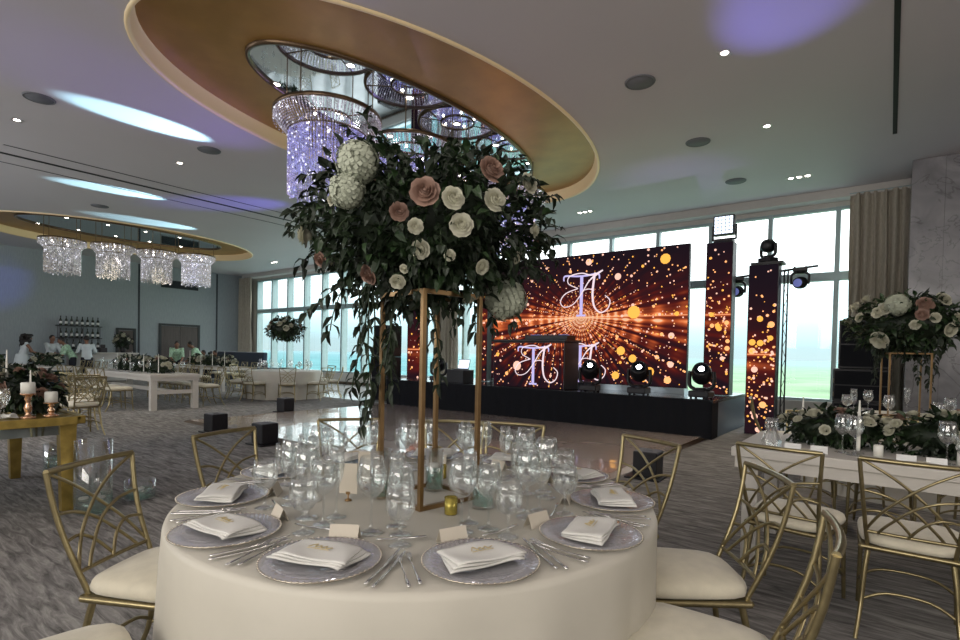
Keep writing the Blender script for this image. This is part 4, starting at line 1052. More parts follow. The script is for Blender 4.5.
# ---------------------------------------------------------------- generic dining tables
def rect_table(name, label, x0, x1, y0, y1, z=.76, th=.1, leg=.09, mat='white_wood', stretcher=False, inset=.06):
    t = thing(name, label, 'table', ((x0 + x1) / 2, (y0 + y1) / 2, 0)); a, b = (x1 - x0) / 2, (y1 - y0) / 2
    mb = MB(); mb.box(-a, a, -b, b, z - th * .45, z); obj('tabletop', mb, M[mat], t, bevel=.006)
    mb = MB(); q = .02
    mb.box(-a + q, a - q, -b + q, -b + q + .03, z - th, z - th * .45); mb.box(-a + q, a - q, b - q - .03, b - q, z - th, z - th * .45); mb.box(-a + q, -a + q + .03, -b + .05, b - .05, z - th, z - th * .45); mb.box(a - q - .03, a - q, -b + .05, b - .05, z - th, z - th * .45)
    obj('apron', mb, M[mat], t)
    for sx in (-1, 1):
        for sy in (-1, 1):
            mb = MB(); cx, cy = sx * (a - inset - leg / 2), sy * (b - inset - leg / 2); mb.box(cx - leg / 2, cx + leg / 2, cy - leg / 2, cy + leg / 2, 0, z - th); obj('leg', mb, M[mat], t, bevel=.004)
    if stretcher:
        mb = MB()
        for sx in (-1, 1): mb.box(sx * (a - inset - leg / 2) - .03, sx * (a - inset - leg / 2) + .03, -b + inset + leg, b - inset - leg, .34, .42)
        mb.box(-a + inset + leg, a - inset - leg, -.03, .03, .34, .42); obj('stretcher', mb, M[mat], t)
    return t
def arrangement(name, label, loc, r, nleaf, nrose, seed, L=.07, blush=.3, rr_=.04, flat=None, rz=0, group=None, rot_hyd=True, lit=.5):
    t = thing(name, label, 'flowers', loc, rz, group); mb = MB(); c = Vector((0, 0, r[2] * .8))
    foliage(mb, c, r, nleaf, L, L * .45, seed=seed, shell=(.3, 1.0), flat_bottom=.005, lit=lit)
    mb.ell(c, (r[0] * .75, r[1] * .75, r[2] * .7), 16, 8, 0)
    obj('foliage', mb, [M['leaf'], M['leaf_lit'], M['stem']], t)['kind'] = 'stuff'
    rq = random.Random(seed)
    for i in range(nrose):
        w = rq.uniform(0, 2 * PI); z = rq.uniform(-.1, 1); k = math.sqrt(max(0, 1 - z * z)); d = Vector((k * math.cos(w), k * math.sin(w), z))
        p = c + Vector((d.x * r[0], d.y * r[1], d.z * r[2])) * .98; p.z = max(p.z, .03); bl = rq.random() < blush; q = rr_ * rq.uniform(.7, 1.25)
        mb = MB(); nrm = Vector((d.x / r[0], d.y / r[1], d.z / r[2] * 1.0)).normalized(); rose(mb, p, nrm, q, 0, i)
        obj('blush_rose' if bl else 'white_rose', mb, M['rose_blush' if bl else 'rose_white'], t)
    return t
def taper(loc, h, label, group=None):
    t = thing('taper_candle', label, 'candle', loc, 0, group)
    mb = MB(); mb.tube([(0, 0, .02), (0, 0, h * .6), (0, 0, h)], [.011, .010, .004], 8); obj('candle', mb, M['candle'], t)
    mb = MB(); mb.lathe([(.001, 0), (.035, 0), (.033, .006), (.013, .012), (.014, .035), (.011, .035)], n=12); obj('holder', mb, M['glass'], t)

# right table
RT = .76
rect_table('banquet_table', 'white rectangular banquet table at the right with a flower runner', -.80, 2.6, 3.72, 4.72, RT, .13, .09)
CH = 'gold chairs at the right rectangular table'
chair_at(-.40, 3.42, R_(82), 'gold chair with its back to the camera at the left end of the right table', CH)
chair_at(.10, 3.40, R_(90), 'gold chair with its back to the camera at the right edge of the photo', CH)
chair_at(.62, 3.40, R_(90), 'gold chair beyond the right edge chair at the right table', CH)
chair_at(-.52, 5.18, R_(-88), 'gold chair on the far side of the right table, left end', CH)
chair_at(-.02, 5.15, R_(-92), 'gold chair on the far side of the right table, second from the left end', CH)
chair_at(.5, 5.15, R_(-90), 'gold chair on the far side of the right table, third from the left end', CH)
arrangement('flower_runner', 'low leafy flower runner with white roses at the left end of the right table', (-.28, 4.3, RT + .002), (.34, .2, .13), 700, 20, 31, L=.07, rr_=.042, blush=.2, lit=.3)
arrangement('flower_runner', 'long leafy flower runner with white roses at the middle of the right table', (.42, 4.28, RT + .002), (.5, .21, .15), 1000, 26, 32, L=.075, rr_=.044, blush=.2, lit=.3)
arrangement('flower_runner', 'leafy flower runner with white roses toward the right end of the right table', (1.3, 4.28, RT + .002), (.5, .21, .13), 800, 22, 33, L=.075, rr_=.044, blush=.2, lit=.3)
taper((-.14, 4.02, RT), .33, 'white taper candle in front of the flowers on the right table'); taper((-.5, 4.58, RT), .30, 'taper candle behind the left end flowers of the right table')
def pillar(loc, r, h, label, group=None):
    t = thing('pillar_candle', label, 'candle', loc, 0, group)
    mb = MB(); mb.lathe([(.001, .001), (r, .001), (r, h - .004), (r - .005, h), (.001, h - .004)], n=18); obj('wax', mb, M['candle'], t)
    mb = MB(); mb.tube([(0, 0, h - .004), (.001, 0, h + .012)], .0012, 4); obj('wick', mb, M['ink'], t)
pillar((-.04, 4.0, RT), .025, .07, 'short cream candle in front of the flowers on the right table'); pillar((.34, 3.98, RT), .028, .08, 'short cream candle at the right edge of the photo on the right table'); 
G = 'glasses on the right table'
for i, (x, y, mk, l) in enumerate([(-.22, 4.0, WI, 'wine glass left of the taper candle on the right table'), (-.155, 3.93, WI, 'wine glass in front of the taper candle on the right table'), (.27, 3.98, WI, 'wine glass by the flowers near the right edge of the photo'), (.34, 3.9, GO, 'water goblet near the right edge of the photo on the right table'), (-.62, 4.05, GO, 'upturned looking goblet at the left corner of the right table'), (-.33, 4.62, WI, 'wine glass behind the flowers of the right table, leftmost'), (-.2, 4.6, FL, 'champagne flute behind the flowers of the right table'), (-.12, 4.64, WI, 'wine glass behind the flowers of the right table, second'), (.5, 4.6, WI, 'wine glass behind the runner near the right edge'), (.6, 4.64, FL, 'champagne flute behind the runner near the right edge')]):
    mk((x, y, RT), 0, l, G)
mb = MB()
for i, (x, l) in enumerate([(-.47, 'white tent card nearest the left corner of the right table'), (-.33, 'second white tent card from the left on the right table'), (.09, 'white tent card behind the right edge chair on the right table'), (.22, 'rightmost white tent card on the right table')]):
    o = cd.copy(); o.data = cd.data.copy(); o.data.materials[0] = M['card_white']; COL.objects.link(o); o.location = (x, 3.86, RT); o.rotation_euler = (0, 0, .1 * (i % 2)); tag(o, l, 'card', 'white cards on the right table')
o = NP((-.40, 3.84 - .01, RT + .0), .1, 'flat folded napkin between the cards at the left end of the right table', 'napkins on the right table'); o.scale = (.8, .8, .5)
o = NP((.16, 3.82, RT + .0), -.1, 'flat folded napkin in front of the right edge cards', 'napkins on the right table'); o.scale = (.8, .6, .5)
# faceted glass cube holder at the left corner
t = thing('glass_terrarium', 'faceted clear glass holder at the left corner of the right table', 'vase', (-.60, 3.93, RT))
mb = MB(); mb.lathe([(.001, 0), (.05, 0), (.062, .04), (.04, .09), (.02, .12)], n=6, smooth=False); obj('glass_facets', mb, M['glass'], t)
mb = MB()
for j in range(6):
    w = 2 * PI * j / 6; mb.tube([(.05 * math.cos(w), .05 * math.sin(w), 0), (.062 * math.cos(w), .062 * math.sin(w), .04), (.04 * math.cos(w), .04 * math.sin(w), .09), (.02 * math.cos(w), .02 * math.sin(w), .12)], .0015, 4)
obj('metal_edges', mb, M['silver'], t)

# second table beyond, with tall centrepiece
T2 = (.18, 7.1)
o = obj('tablecloth', round_cloth(.88, .75, 18, .03, 9), M['cloth'], loc=(T2[0], T2[1], 0)); tag(o, 'white cloth on the round table under the right tall centrepiece', 'tablecloth')
flower_stand((T2[0] - .05, T2[1], .75), R_(12), .17, .68, 'tall slim gold frame stand under the right centrepiece', bar=.008)
t = thing('flower_arrangement', 'round bouquet of white roses and greenery in front of the marble wall', 'bouquet', (.13, 7.1, 1.43))
mb = MB(); C1 = Vector((0, 0, .29)); foliage(mb, C1, (.5, .5, .3), 1900, .085, .04, seed=12, shell=(.4, 1.05), lit=.55); mb.ell(C1, (.36, .36, .2), 16, 8)
for i, (sx, L) in enumerate([(.12, .4), (.18, .5), (.24, .42), (-.32, .4), (-.28, .3), (.3, .3)]):
    sprig(mb, Vector((0, 0, .12)) + Rr * sx, (0, 0, -1), L, 700 + i, l=.07, w=.025, droop=1.5)
obj('foliage', mb, [M['leaf'], M['leaf_lit'], M['stem']], t)['kind'] = 'stuff'
W2 = [(-0.213, 7.028, 1.99, 0.064), (-0.054, 6.686, 1.861, 0.07), (-0.109, 6.685, 1.823, 0.06), (-0.085, 6.727, 1.552, 0.091), (0.444, 6.737, 1.647, 0.067), (0.394, 6.883, 1.949, 0.078), (0.181, 6.606, 1.692, 0.048), (-0.259, 6.789, 1.783, 0.052), (0.328, 6.649, 1.759, 0.05), (-.3, 6.9, 1.9, .06), (.5, 6.85, 1.75, .07)]
B2 = [(0.253, 6.698, 1.89, 0.077), (0.231, 6.624, 1.789, 0.058)]
mb = MB(); hydrangea(mb, Vector((.04, 6.68, 1.90)) - Vector((.13, 7.1, 1.43)), (0, -1, 0), .105, 3); obj('hydrangea', mb, M['hydrangea'], t)
rq = random.Random(3)
for i in range(12):
    w = R_(10 + i * 15); W2.append((.13 + .5 * math.cos(w), 7.1 + .5 * math.sin(w), 1.72 + rq.uniform(-.1, .2), .06))
for lst, nm, mk in ((W2, 'white_rose', 'rose_white'), (B2, 'blush_rose', 'rose_blush')):
    for i, (x, y, z, r) in enumerate(lst):
        p = Vector((x, y, z)) - Vector((.13, 7.1, 1.43)); mb = MB(); rose(mb, p * 1.01, (p - C1).normalized(), r, 0, i); obj(nm, mb, M[mk], t)
chair_at(-.95, 6.9, R_(12), 'gold chair left of the centrepiece table, standing before the window', 'gold chairs at the centrepiece table')
chair_at(-.28, 5.98, R_(66), 'gold chair in front of the centrepiece table, behind the right table', 'gold chairs at the centrepiece table')
chair_at(.75, 5.95, R_(115), 'gold chair in front of the centrepiece table toward the right edge', 'gold chairs at the centrepiece table')
for i in range(9):
    w = 2 * PI * i / 9 + .2; mk = (WI, GO, FL)[i % 3]
    mk((T2[0] + .55 * math.cos(w), T2[1] + .55 * math.sin(w), .75), 0, 'clear glass standing around the right tall centrepiece', 'glasses on the centrepiece table', 1.2)

# ---------------------------------------------------------------- left gold console with flowers
t = thing('mirrored_table', 'gold framed mirrored table cut by the left edge of the photo', 'table', (-6.06, .42, 0))
X, Y = .89, 1.0
mb = MB()
mb.box(-X, X, -Y, Y, .735, .76); 
for q in (-1, 1): mb.box(-X, X, q * Y - .03, q * Y + .03, .70, .765); mb.box(q * X - .03, q * X + .03, -Y + .03, Y - .03, .70, .765)
obj('tabletop', mb, M['gold_leaf'], t, bevel=.004)
mb = MB(); mb.box(X - .06, X - .04, -Y + .1, Y - .1, .62, .70); mb.box(-X + .04, -X + .06, -Y + .1, Y - .1, .62, .70); mb.box(-X + .1, X - .1, Y - .06, Y - .04, .62, .70); mb.box(-X + .1, X - .1, -Y + .04, -Y + .06, .62, .70); obj('mirrored_apron', mb, M['mirror'], t)
for sx in (-1, 1):
    for sy in (-1, 1):
        mb = MB(); x = sx * (X - .07); y = sy * (Y - .08); a, b = .055, .038
        vs = [(x + s_ * w_, y + q * w_, z) for z, w_ in ((.70, a), (0, b)) for s_, q in ((-1, -1), (1, -1), (1, 1), (-1, 1))]
        mb.add(vs, [(0, 4, 5, 1), (1, 5, 6, 2), (2, 6, 7, 3), (3, 7, 4, 0), (4, 7, 6, 5), (0, 1, 2, 3)]); obj('leg', mb, M['gold_leaf'], t)
def candlestick(loc, h, label):
    t = thing('candlestick', label, 'candle holder', loc)
    mb = MB(); mb.lathe([(.001, 0), (.052, 0), (.05, .01), (.024, .018), (.014, .03), (.022, .3 * h), (.027, .42 * h), (.018, .55 * h), (.013, .68 * h), (.024, .76 * h), (.016, .84 * h), (.038, .93 * h), (.05, .97 * h), (.05, h), (.001, h)], n=20); obj('turned_stem', mb, M['rose_gold'], t)
    return h
M['rose_gold'] = pbr('rose_gold', (.72, .46, .30), .24, .9)
h = candlestick((-5.25, 1.10, .766), .19, 'taller rose gold candlestick on the mirrored table'); pillar((-5.25, 1.10, .766 + h), .045, .085, 'white pillar candle on the taller rose gold candlestick')
h = candlestick((-5.28, 1.25, .766), .11, 'shorter rose gold candlestick near the corner of the mirrored table'); pillar((-5.28, 1.25, .766 + h), .042, .085, 'white pillar candle on the shorter rose gold candlestick')
arrangement('flower_arrangement', 'leafy arrangement with blush pink roses behind the pillar candles', (-5.78, 1.2, .766), (.33, .24, .2), 900, 26, 41, L=.09, blush=.55, rr_=.045, lit=.25)
arrangement('flower_arrangement', 'leafy arrangement with white and blush roses at the left edge of the photo', (-6.2, .8, .766), (.36, .3, .2), 900, 26, 42, L=.09, blush=.25, rr_=.045, lit=.3)
arrangement('flower_arrangement', 'dark low leafy arrangement with white blossoms on the far corner of the mirrored table', (-6.55, 1.15, .766), (.28, .22, .22), 600, 16, 43, L=.09, blush=.1, rr_=.045, lit=.3)
taper((-5.46, 1.16, .766), .36, 'tall white taper candle between the two pillar candles'); taper((-5.92, 1.10, .766), .52, 'tallest white taper candle near the left edge of the photo'); taper((-5.6, .98, .766), .45, 'white taper candle at the very left edge of the photo')
GO((-5.32, .95, .766), 0, 'clear goblet on the mirrored table beside a folded napkin', 'glasses on the mirrored table', 1.1); WI((-5.42, .99, .766), 0, 'clear wine glass on the mirrored table at the left edge', 'glasses on the mirrored table', 1.05)
o = NP((-5.29, 1.0, .767), .3, 'crumpled pale napkin on the mirrored table', 'napkins on the mirrored table'); o.scale = (.5, .45, 1.0)
# glass cylinders with floating candles on the carpet
GF = 'glass cylinders with floating candles on the carpet'
for (x, y, r, h, w, n, l) in [(-5.02, 1.46, .13, .58, .12, 3, 'tallest glass cylinder with floating candles on the carpet behind the left chair'), (-5.2, 1.86, .12, .16, .08, 1, 'low glass bowl with one floating candle, rightmost on the carpet'), (-6.9, 1.72, .15, .30, .16, 2, 'glass cylinder with candles on the carpet between the console legs'), (-5.75, 1.55, .12, .42, .16, 2, 'glass cylinder with candles directly behind the front console leg'), (-5.22, 1.68 - .4 + .28, .06, .3, .1, 1, 'slim glass cylinder just behind the tallest glass cylinder')]:
    if r == .06: x, y = -5.3, 1.62
    cyl_vase('candle_cylinder', l, (x, y, 0), r, h, w, 'vase', floaters=n, wm='wax_water', group=GF)
# nearby chairs beyond the console
for (x, y, f, l) in [(-9.55, 2.62, 186, 'gold chair on the carpet just right of the pink flower arrangement'), (-10.2, 2.75, 180, 'gold chair partly behind the pink flower arrangement'), (-11.0, 3.0, 120, 'gold chair farther back beyond the pink flower arrangement')]:
    chair_at(x, y, R_(f), l, 'gold chairs beyond the console')

# ---------------------------------------------------------------- white farm table in the middle distance
rect_table('farm_table', 'whitewashed wooden farm table in the middle distance', -16.0, -12.1, 4.5, 5.52, .76, .14, .12, stretcher=True, inset=.03)
G = 'gold chairs at the white farm table'
nm = ['nearest', 'second', 'third', 'fourth', 'fifth']
for i in range(5):
    chair_at(-12.7 - .68 * i, 4.12, R_(90 + (i % 2) * 6), 'gold chair on the near side of the farm table, %s from its right end' % nm[i], G)
    chair_at(-12.6 - .68 * i, 5.92, R_(-90), 'gold chair on the window side of the farm table, %s from its right end' % nm[i], G)
for i, x in enumerate((-12.9, -13.9, -14.9)):
    arrangement('flower_runner', 'leafy white flower runner on the farm table, %s from its right end' % nm[i], (x, 5.0, .762), (.5, .2, .2), 350, 16, 50 + i, L=.10, rr_=.055, blush=.15, lit=.4)
for i in range(14):
    s = i % 2; mk = (WI, FL, GO)[i % 3]; mk((-12.5 - .24 * i, 4.72 if s else 5.3, .76), 0, 'clear glass on the white farm table', 'glasses on the farm table', 1.25)
for i in range(4): taper((-12.6 - .8 * i, 4.85, .76), .42, 'white taper candle on the farm table, %s from its right end' % nm[i], 'tapers on the farm table')

# far round table with clear stand bouquet
FR = (-13.45, 8.45)
o = obj('tablecloth', round_cloth(1.0, .76, 16, .04, 5, puddle=.06), M['cloth'], loc=(FR[0], FR[1], 0)); tag(o, 'pale cloth of the distant round table in front of the windows', 'tablecloth')
G = 'gold chairs at the distant round table'
for i, l in enumerate(['leftmost with its back to the room', 'front left with its back to the camera', 'front centre with its back to the camera', 'front right with its back to the camera', 'at the right side', 'at the right side toward the window', 'behind the table by the windows', 'behind the table, farther left']):
    a = R_(-105 - 34 + i * 38 - 38 + 40); w = R_(-150 + i * 40)
    chair_at(FR[0] + 1.25 * math.cos(w), FR[1] + 1.25 * math.sin(w), w + PI, 'gold chair at the distant round table, ' + l, G)
t = thing('flower_stand', 'clear acrylic stand on the distant round table', 'flower stand', (FR[0], FR[1], .76))
for sx in (-1, 1):
    for sy in (-1, 1):
        mb = MB(); mb.tube([(sx * .15, sy * .15, 0), (sx * .15, sy * .15, .86)], .012, 6); obj('post', mb, M['glass'], t)
mb = MB(); mb.box(-.17, .17, -.17, .17, .86, .87); obj('top_plate', mb, M['glass'], t)
arrangement('flower_arrangement', 'round green and white bouquet raised before the left windows', (FR[0], FR[1], 1.632), (.5, .5, .34), 1100, 26, 61, L=.11, rr_=.07, blush=.2, lit=.5)
for i in range(16):
    w = 2 * PI * i / 16; mk = (WI, FL, GO)[i % 3]; mk((FR[0] + .68 * math.cos(w), FR[1] + .68 * math.sin(w), .76), 0, 'clear glass on the distant round table', 'glasses on the distant round table', 1.25)
# long far table with white flowers
rect_table('banquet_table', 'far white banquet table in front of the navy sofa', -19.6, -16.2, 8.0, 9.0, .76, .1, .09)
G = 'gold chairs at the far banquet table'
for i in range(5):
    chair_at(-16.6 - .65 * i, 7.6, R_(90), 'gold chair on the near side of the far banquet table, %s from its right end' % nm[i], G)
    chair_at(-16.7 - .65 * i, 9.4, R_(-90), 'gold chair on the window side of the far banquet table, %s from its right end' % nm[i], G)
for i, x in enumerate((-16.9, -17.9, -18.9)):
    arrangement('flower_runner', 'white flower runner on the far banquet table, %s from its right end' % nm[i], (x, 8.5, .762), (.5, .2, .2), 300, 18, 70 + i, L=.11, rr_=.065, blush=.1, lit=.4)
for i in range(4): taper((-16.6 - .8 * i, 8.3, .76), .5, 'white taper candle on the far banquet table, %s from its right end' % nm[i], 'tapers on the far banquet table')
# table nearer the bar, left
rect_table('banquet_table', 'white banquet table between the bar and the farm table', -20.6, -17.6, 3.9, 4.8, .76, .1, .09)
for i in range(4):
    chair_at(-18.0 - .65 * i, 5.2, R_(-90), 'gold chair by the bar side banquet table, %s from its right end' % nm[i], 'gold chairs at the bar side table')
for i, x in enumerate((-18.3, -19.4)): arrangement('flower_runner', 'low white flower runner on the bar side table, %s from its right end' % nm[i], (x, 4.35, .762), (.5, .2, .18), 250, 14, 80 + i, L=.11, rr_=.065, blush=.1)

# navy sofa
t = thing('sofa', 'long navy blue sofa in front of the far left curtain', 'sofa', (-21.4, 10.75, 0), R_(-0))
mb = MB(); mb.box(-2.2, 2.2, -.4, .35, .12, .44); obj('seat', mb, M['sofa'], t, bevel=.05)
mb = MB(); mb.box(-2.2, 2.2, .35, .55, .12, 1.22); obj('backrest', mb, M['sofa'], t, bevel=.05)
for s in (-1, 1): mb = MB(); mb.box(2.2 * s - .12, 2.2 * s + .12, -.42, .55, .1, .65); obj('armrest', mb, M['sofa'], t, bevel=.04)
for sx in (-1, 1):
    for sy in (-1, 1): mb = MB(); mb.tube([(sx * 2.1, .05 + sy * .35, 0), (sx * 2.1, .05 + sy * .35, .13)], .025, 6); obj('leg', mb, M['black'], t)

# ---------------------------------------------------------------- bar
t = thing('bar_counter', 'white bar counter with an ornamental front panel', 'bar', (-23.6, 7.15, 0))
mb = MB(); mb.box(-.3, .3, -1.05, 1.05, .03, 1.05); obj('body', mb, M['white_wall'], t, bevel=.01)
mb = MB(); mb.box(-.36, .36, -1.1, 1.1, 1.05, 1.10); obj('countertop', mb, M['white_wood'], t, bevel=.01)
mb = MB(); mb.box(.303, .33, -.35, .95, .2, .24); mb.box(.303, .33, -.35, .95, .86, .9); mb.box(.303, .33, -.35, -.3, .24, .86); mb.box(.303, .33, 0.9, .95, .24, .86); obj('panel_frame', mb, M['white_wood'], t)
mb = MB()
for i in range(8):
    for j in range(4): mb.lathe([(.03, .004), (.05, .012), (.07, .004)], (.306, -.2 + .145 * i, .33 + .145 * j), 10, axis=(1, 0, 0))
mb.box(.302, .306, -.3, .9, .24, .86); obj('ornament', mb, M['bar_panel'], t)
t = thing('bottle_shelf', 'dark open bottle shelf standing behind the bar', 'shelf', (-25.05, 6.8, 0))
mb = MB()
for y in (-.65, .1, .65): mb.box(-.12, -.09, y - .015, y + .015, 0, 2.1); mb.box(.1, .13, y - .015, y + .015, 0, 2.1)
obj('frame', mb, M['speaker_grey'], t)
for z in (1.2, 1.62, 2.08):
    mb = MB(); mb.box(-.14, .14, -.72, .72, z, z + .03); obj('shelf_board', mb, M['door_frame'], t)
mb = MB(); mb.lathe([(.001, 0), (.038, 0), (.04, .01), (.04, .17), (.033, .2), (.014, .23), (.013, .29), (.001, .29)], n=12); bt = thing('liquor_bottle', 'x', 'bottle'); obj('bottle_glass', mb, M['bottle'], bt)
mb = MB(); mb.lathe([(.0405, .05), (.0412, .05), (.0412, .13), (.0405, .13)], n=12); obj('paper_label', mb, M['card_white'], bt)
mb = MB(); mb.lathe([(.015, .285), (.016, .31), (.001, .312)], n=10); obj('cap', mb, M['ink'], bt)
BT = Maker(bt)
for z, n in ((2.11, 8), (1.65, 8), (1.23, 7)):
    for i in range(n): BT((-25.0, 6.8 - .6 + 1.2 * i / (n - 1), z), i, 'dark liquor bottle on the %s board of the shelf behind the bar' % {2.11: 'top', 1.65: 'middle', 1.23: 'lowest'}[z], 'bottles on the %s board' % {2.11: 'top', 1.65: 'middle', 1.23: 'lowest'}[z], 1.15)
arrangement('flower_arrangement', 'dark bouquet of white roses standing on the bar end', (-23.55, 7.8, 1.30), (.3, .3, .3), 400, 16, 90, L=.11, rr_=.075, blush=.0, lit=.1)
mb = MB(); mb.lathe([(.001, 0), (.08, 0), (.1, .1), (.07, .2), (.09, .25)], n=16); tag(obj('flower_vase', mb, M['black'], loc=(-23.55, 7.8, 1.10)), 'dark vase under the white roses on the bar', 'vase')
mb = MB(); mb.box(-.1, .1, -.12, .12, 0, .18); mb.box(-.02, .02, -.08, .08, .18, .3); tag(obj('ice_bucket', mb, M['ink'], loc=(-23.6, 7.15, 1.10), bevel=.02), 'small dark box on the bar counter left of the roses', 'box')
t = thing('serving_table', 'table under a dark teal cloth between the woman and the men', 'table', (-23.0, 5.38, 0))
mb = MB(); mb.box(-.35, .35, -.27, .27, .0, .84); obj('cloth', mb, M['teal'], t, bevel=.03)
mb = MB(); mb.box(-.2, .2, -.15, .15, .842, .9); mb.box(-.15, .15, -.1, .1, .9, 1.0); obj('tray', mb, M['speaker_grey'], t, bevel=.01)

# ---------------------------------------------------------------- people
def person(label, loc, rz, pose='stand', shirt='shirt_white', legs='trouser', female=False, arms=None, lean=0.0, hairstyle='short', name='person'):
    t = thing(name, label, 'person', loc, rz)
    sit = pose == 'sit'; hz = .50 if sit else .92
    hip = Vector((0, 0, hz)); L = math.sin(lean); Cc = math.cos(lean)
    def up(x, y, z): return hip + Vector((x, y * Cc + z * L, z * Cc - y * L))       # torso frame, leaning forward about the hip
    neck = up(0, 0, .50); headc = up(0, .02, .66); sh = [up(s * .175, 0, .46) for s in (-1, 1)]
    arms = arms or [((-.22, .02, .17), (-.2, .12, -.06)), ((.22, .02, .17), (.2, .12, -.06))]
    def conv(mb, nm, mat, vox):
        o = obj(nm, mb, M[mat], t); k = o.modifiers.new('r', 'REMESH'); k.mode = 'VOXEL'; k.voxel_size = vox; k.use_smooth_shade = True
        k = o.modifiers.new('s', 'SMOOTH'); k.iterations = 2; return o
    mb = MB()
    mb.tube([up(0, 0, -.06), up(0, 0, .05), up(0, .01, .25), up(0, 0, .42), up(0, 0, .49)], [.13, .145, .125, .15, .07], 14, flat=.72, up=(0, 1, 0) if True else None)
    mb.tube([up(0, -.01, .44), neck, up(0, .015, .58)], [.065, .055, .052], 10)
    q = Quaternion((1, 0, 0), -lean * .6).to_matrix()
    mb.ell(headc, (.077, .095, .118), 14, 12, rot=q); mb.ell(headc + q @ Vector((0, .097, -.01)), (.014, .02, .022), 8, 6); mb.ell(headc + q @ Vector((0, .078, -.06)), (.03, .018, .012), 8, 6)
    for s in (-1, 1): mb.ell(headc + q @ Vector((s * .078, 0, 0)), (.012, .022, .03), 8, 6)
    hands = []
    for i, s in enumerate((-1, 1)):
        e = up(*arms[i][0]); w = up(*arms[i][1]); mb.tube([sh[i], (sh[i] + e) / 2, e, (e + w) / 2, w], [.05, .047, .04, .037, .027], 10)
        d = (w - e).normalized(); hc = w + d * .05; side_ = d.cross(Vector((0, 0, 1))).normalized(); mb.tube([w, hc, w + d * .095], [.026, .038, .034], 8, flat=.5)
        for k in range(4):
            st = w + d * .085 + side_ * (-.028 + .019 * k); ln = (.062, .072, .068, .052)[k]; mb.tube([st, st + d * ln * .5 + Vector((0, 0, -.004)), st + d * ln + Vector((0, 0, -.018))], [.0095, .009, .007], 6)
        st = w + d * .03 + side_ * -.03 * s * -1; mb.tube([st, st + d * .03 + side_ * .035 * s, st + d * .06 + side_ * .045 * s], [.012, .0105, .008], 6)
    leg = []
    for s in (-1, 1):
        if sit: pts = [(s * .09, 0, hz), (s * .11, .24, hz + .0), (s * .12, .44, hz - .02), (s * .12, .45, .28), (s * .12, .42, .08)]
        else: pts = [(s * .085, 0, hz), (s * .095, .01, .70), (s * .10, .02, .49), (s * .105, -.01, .3), (s * .11, -.02, .08)]
        leg.append(pts); mb.tube(pts, [.085, .08, .058, .055, .038], 12)
        fx_, fy_ = pts[-1][0], pts[-1][1]; mb.tube([(fx_, fy_ - .04, .05), (fx_, fy_ + .07, .04), (fx_ + s * .01, fy_ + .17, .03)], [.045, .042, .03], 10)
    conv(mb, 'body', 'skin', .0125)
    mb = MB()   # shirt
    mb.tube([up(0, 0, -.08), up(0, 0, .05), up(0, .01, .25), up(0, 0, .41), up(0, 0, .485)], [.155, .165, .148, .172, .09], 16, flat=.76, up=(0, 1, 0))
    for i in range(2):
        e = up(*arms[i][0]); w = up(*arms[i][1]); f_ = .5 if female else .75
        k = e + (w - e) * (.0 if shirt == 'shirt_green' or female else .9)
        if female: mb.ell(sh[i], .062, 8, 6)
        else: mb.tube([sh[i] - (e - sh[i]) * .1, (sh[i] + e) / 2, e, k + (e - sh[i]) * .001], [.066, .062, .056, .048], 10)
    conv(mb, 'shirt' if not female else 'top', shirt, .018)
    mb = MB()
    if female:
        mb.lathe([(.001, .13), (.165, .10), (.185, .0), (.22, -.2), (.25, -.5), (.28, -.82), (.27, -.83), (.001, -.5)], hip, 28); conv(mb, 'skirt', legs, .02)
    else:
        mb.tube([hip + Vector((0, 0, .08)), hip, hip + Vector((0, 0, -.08))], [.142, .146, .13], 14, flat=.74, up=(0, 1, 0))
        for pts in leg: mb.tube(pts, [.10, .095, .078, .072, .062], 12)
        conv(mb, 'trousers', legs, .018)
    mb = MB()
    for s in (-1, 1):
        fx_, fy_ = (leg[0] if s < 0 else leg[1])[-1][0], (leg[0] if s < 0 else leg[1])[-1][1]
        mb.ell((fx_ + s * .005, fy_ + .06, .045), (.05, .14, .045), 12, 8)
    obj('shoes', mb, M['black'], t)
    mb = MB()
    mb.ell(headc + q @ Vector((0, -.02, .03)), (.088, .096, .105), 14, 10, rot=q)
    if hairstyle == 'long':
        rq = random.Random(3)
        for i in range(40):
            a = rq.uniform(PI * .85, PI * 2.15); mb.ell(headc + q @ Vector((math.cos(a) * .12, math.sin(a) * .14 - .03, rq.uniform(-.28, .1))), rq.uniform(.045, .075), 8, 6)
        mb.ell(headc + q @ Vector((0, .04, .10)), (.11, .09, .05), 10, 6)
    conv(mb, 'hair', 'hair', .014)
    mb = MB()
    for s in (-1, 1): mb.ell(headc + q @ Vector((s * .03, .086, .012)), (.012, .006, .006), 8, 6)
    obj('eyes', mb, M['ink'], t)
fwd = [((-.2, .22, .22), (-.12, .48, .22)), ((.2, .22, .22), (.12, .48, .22))]
person('woman with dark curly hair in a white dress reaching toward the serving table', (-23.3, 4.72, 0), -.1, shirt='shirt_white', legs='shirt_white', female=True, arms=fwd, lean=.22, hairstyle='long')
person('man in a white shirt standing behind the serving table', (-23.85, 5.62, 0), -1.3, arms=fwd, lean=.15)
person('man in a pale green shirt bending over the serving table', (-23.0, 6.06, 0), PI - .1, shirt='shirt_green', arms=fwd, lean=.5)
person('man in a white shirt and dark trousers with his back turned at the bar', (-22.8, 6.42, 0), PI / 2 - .05, arms=[((-.25, .1, .2), (-.15, .3, .2)), ((.27, .05, .22), (.25, .28, .15))], lean=.08)
person('man in a green patterned shirt leaning over the far flowers, facing the camera', (-21.4, 8.85, 0), -1.9, shirt='shirt_green', arms=fwd, lean=.6)
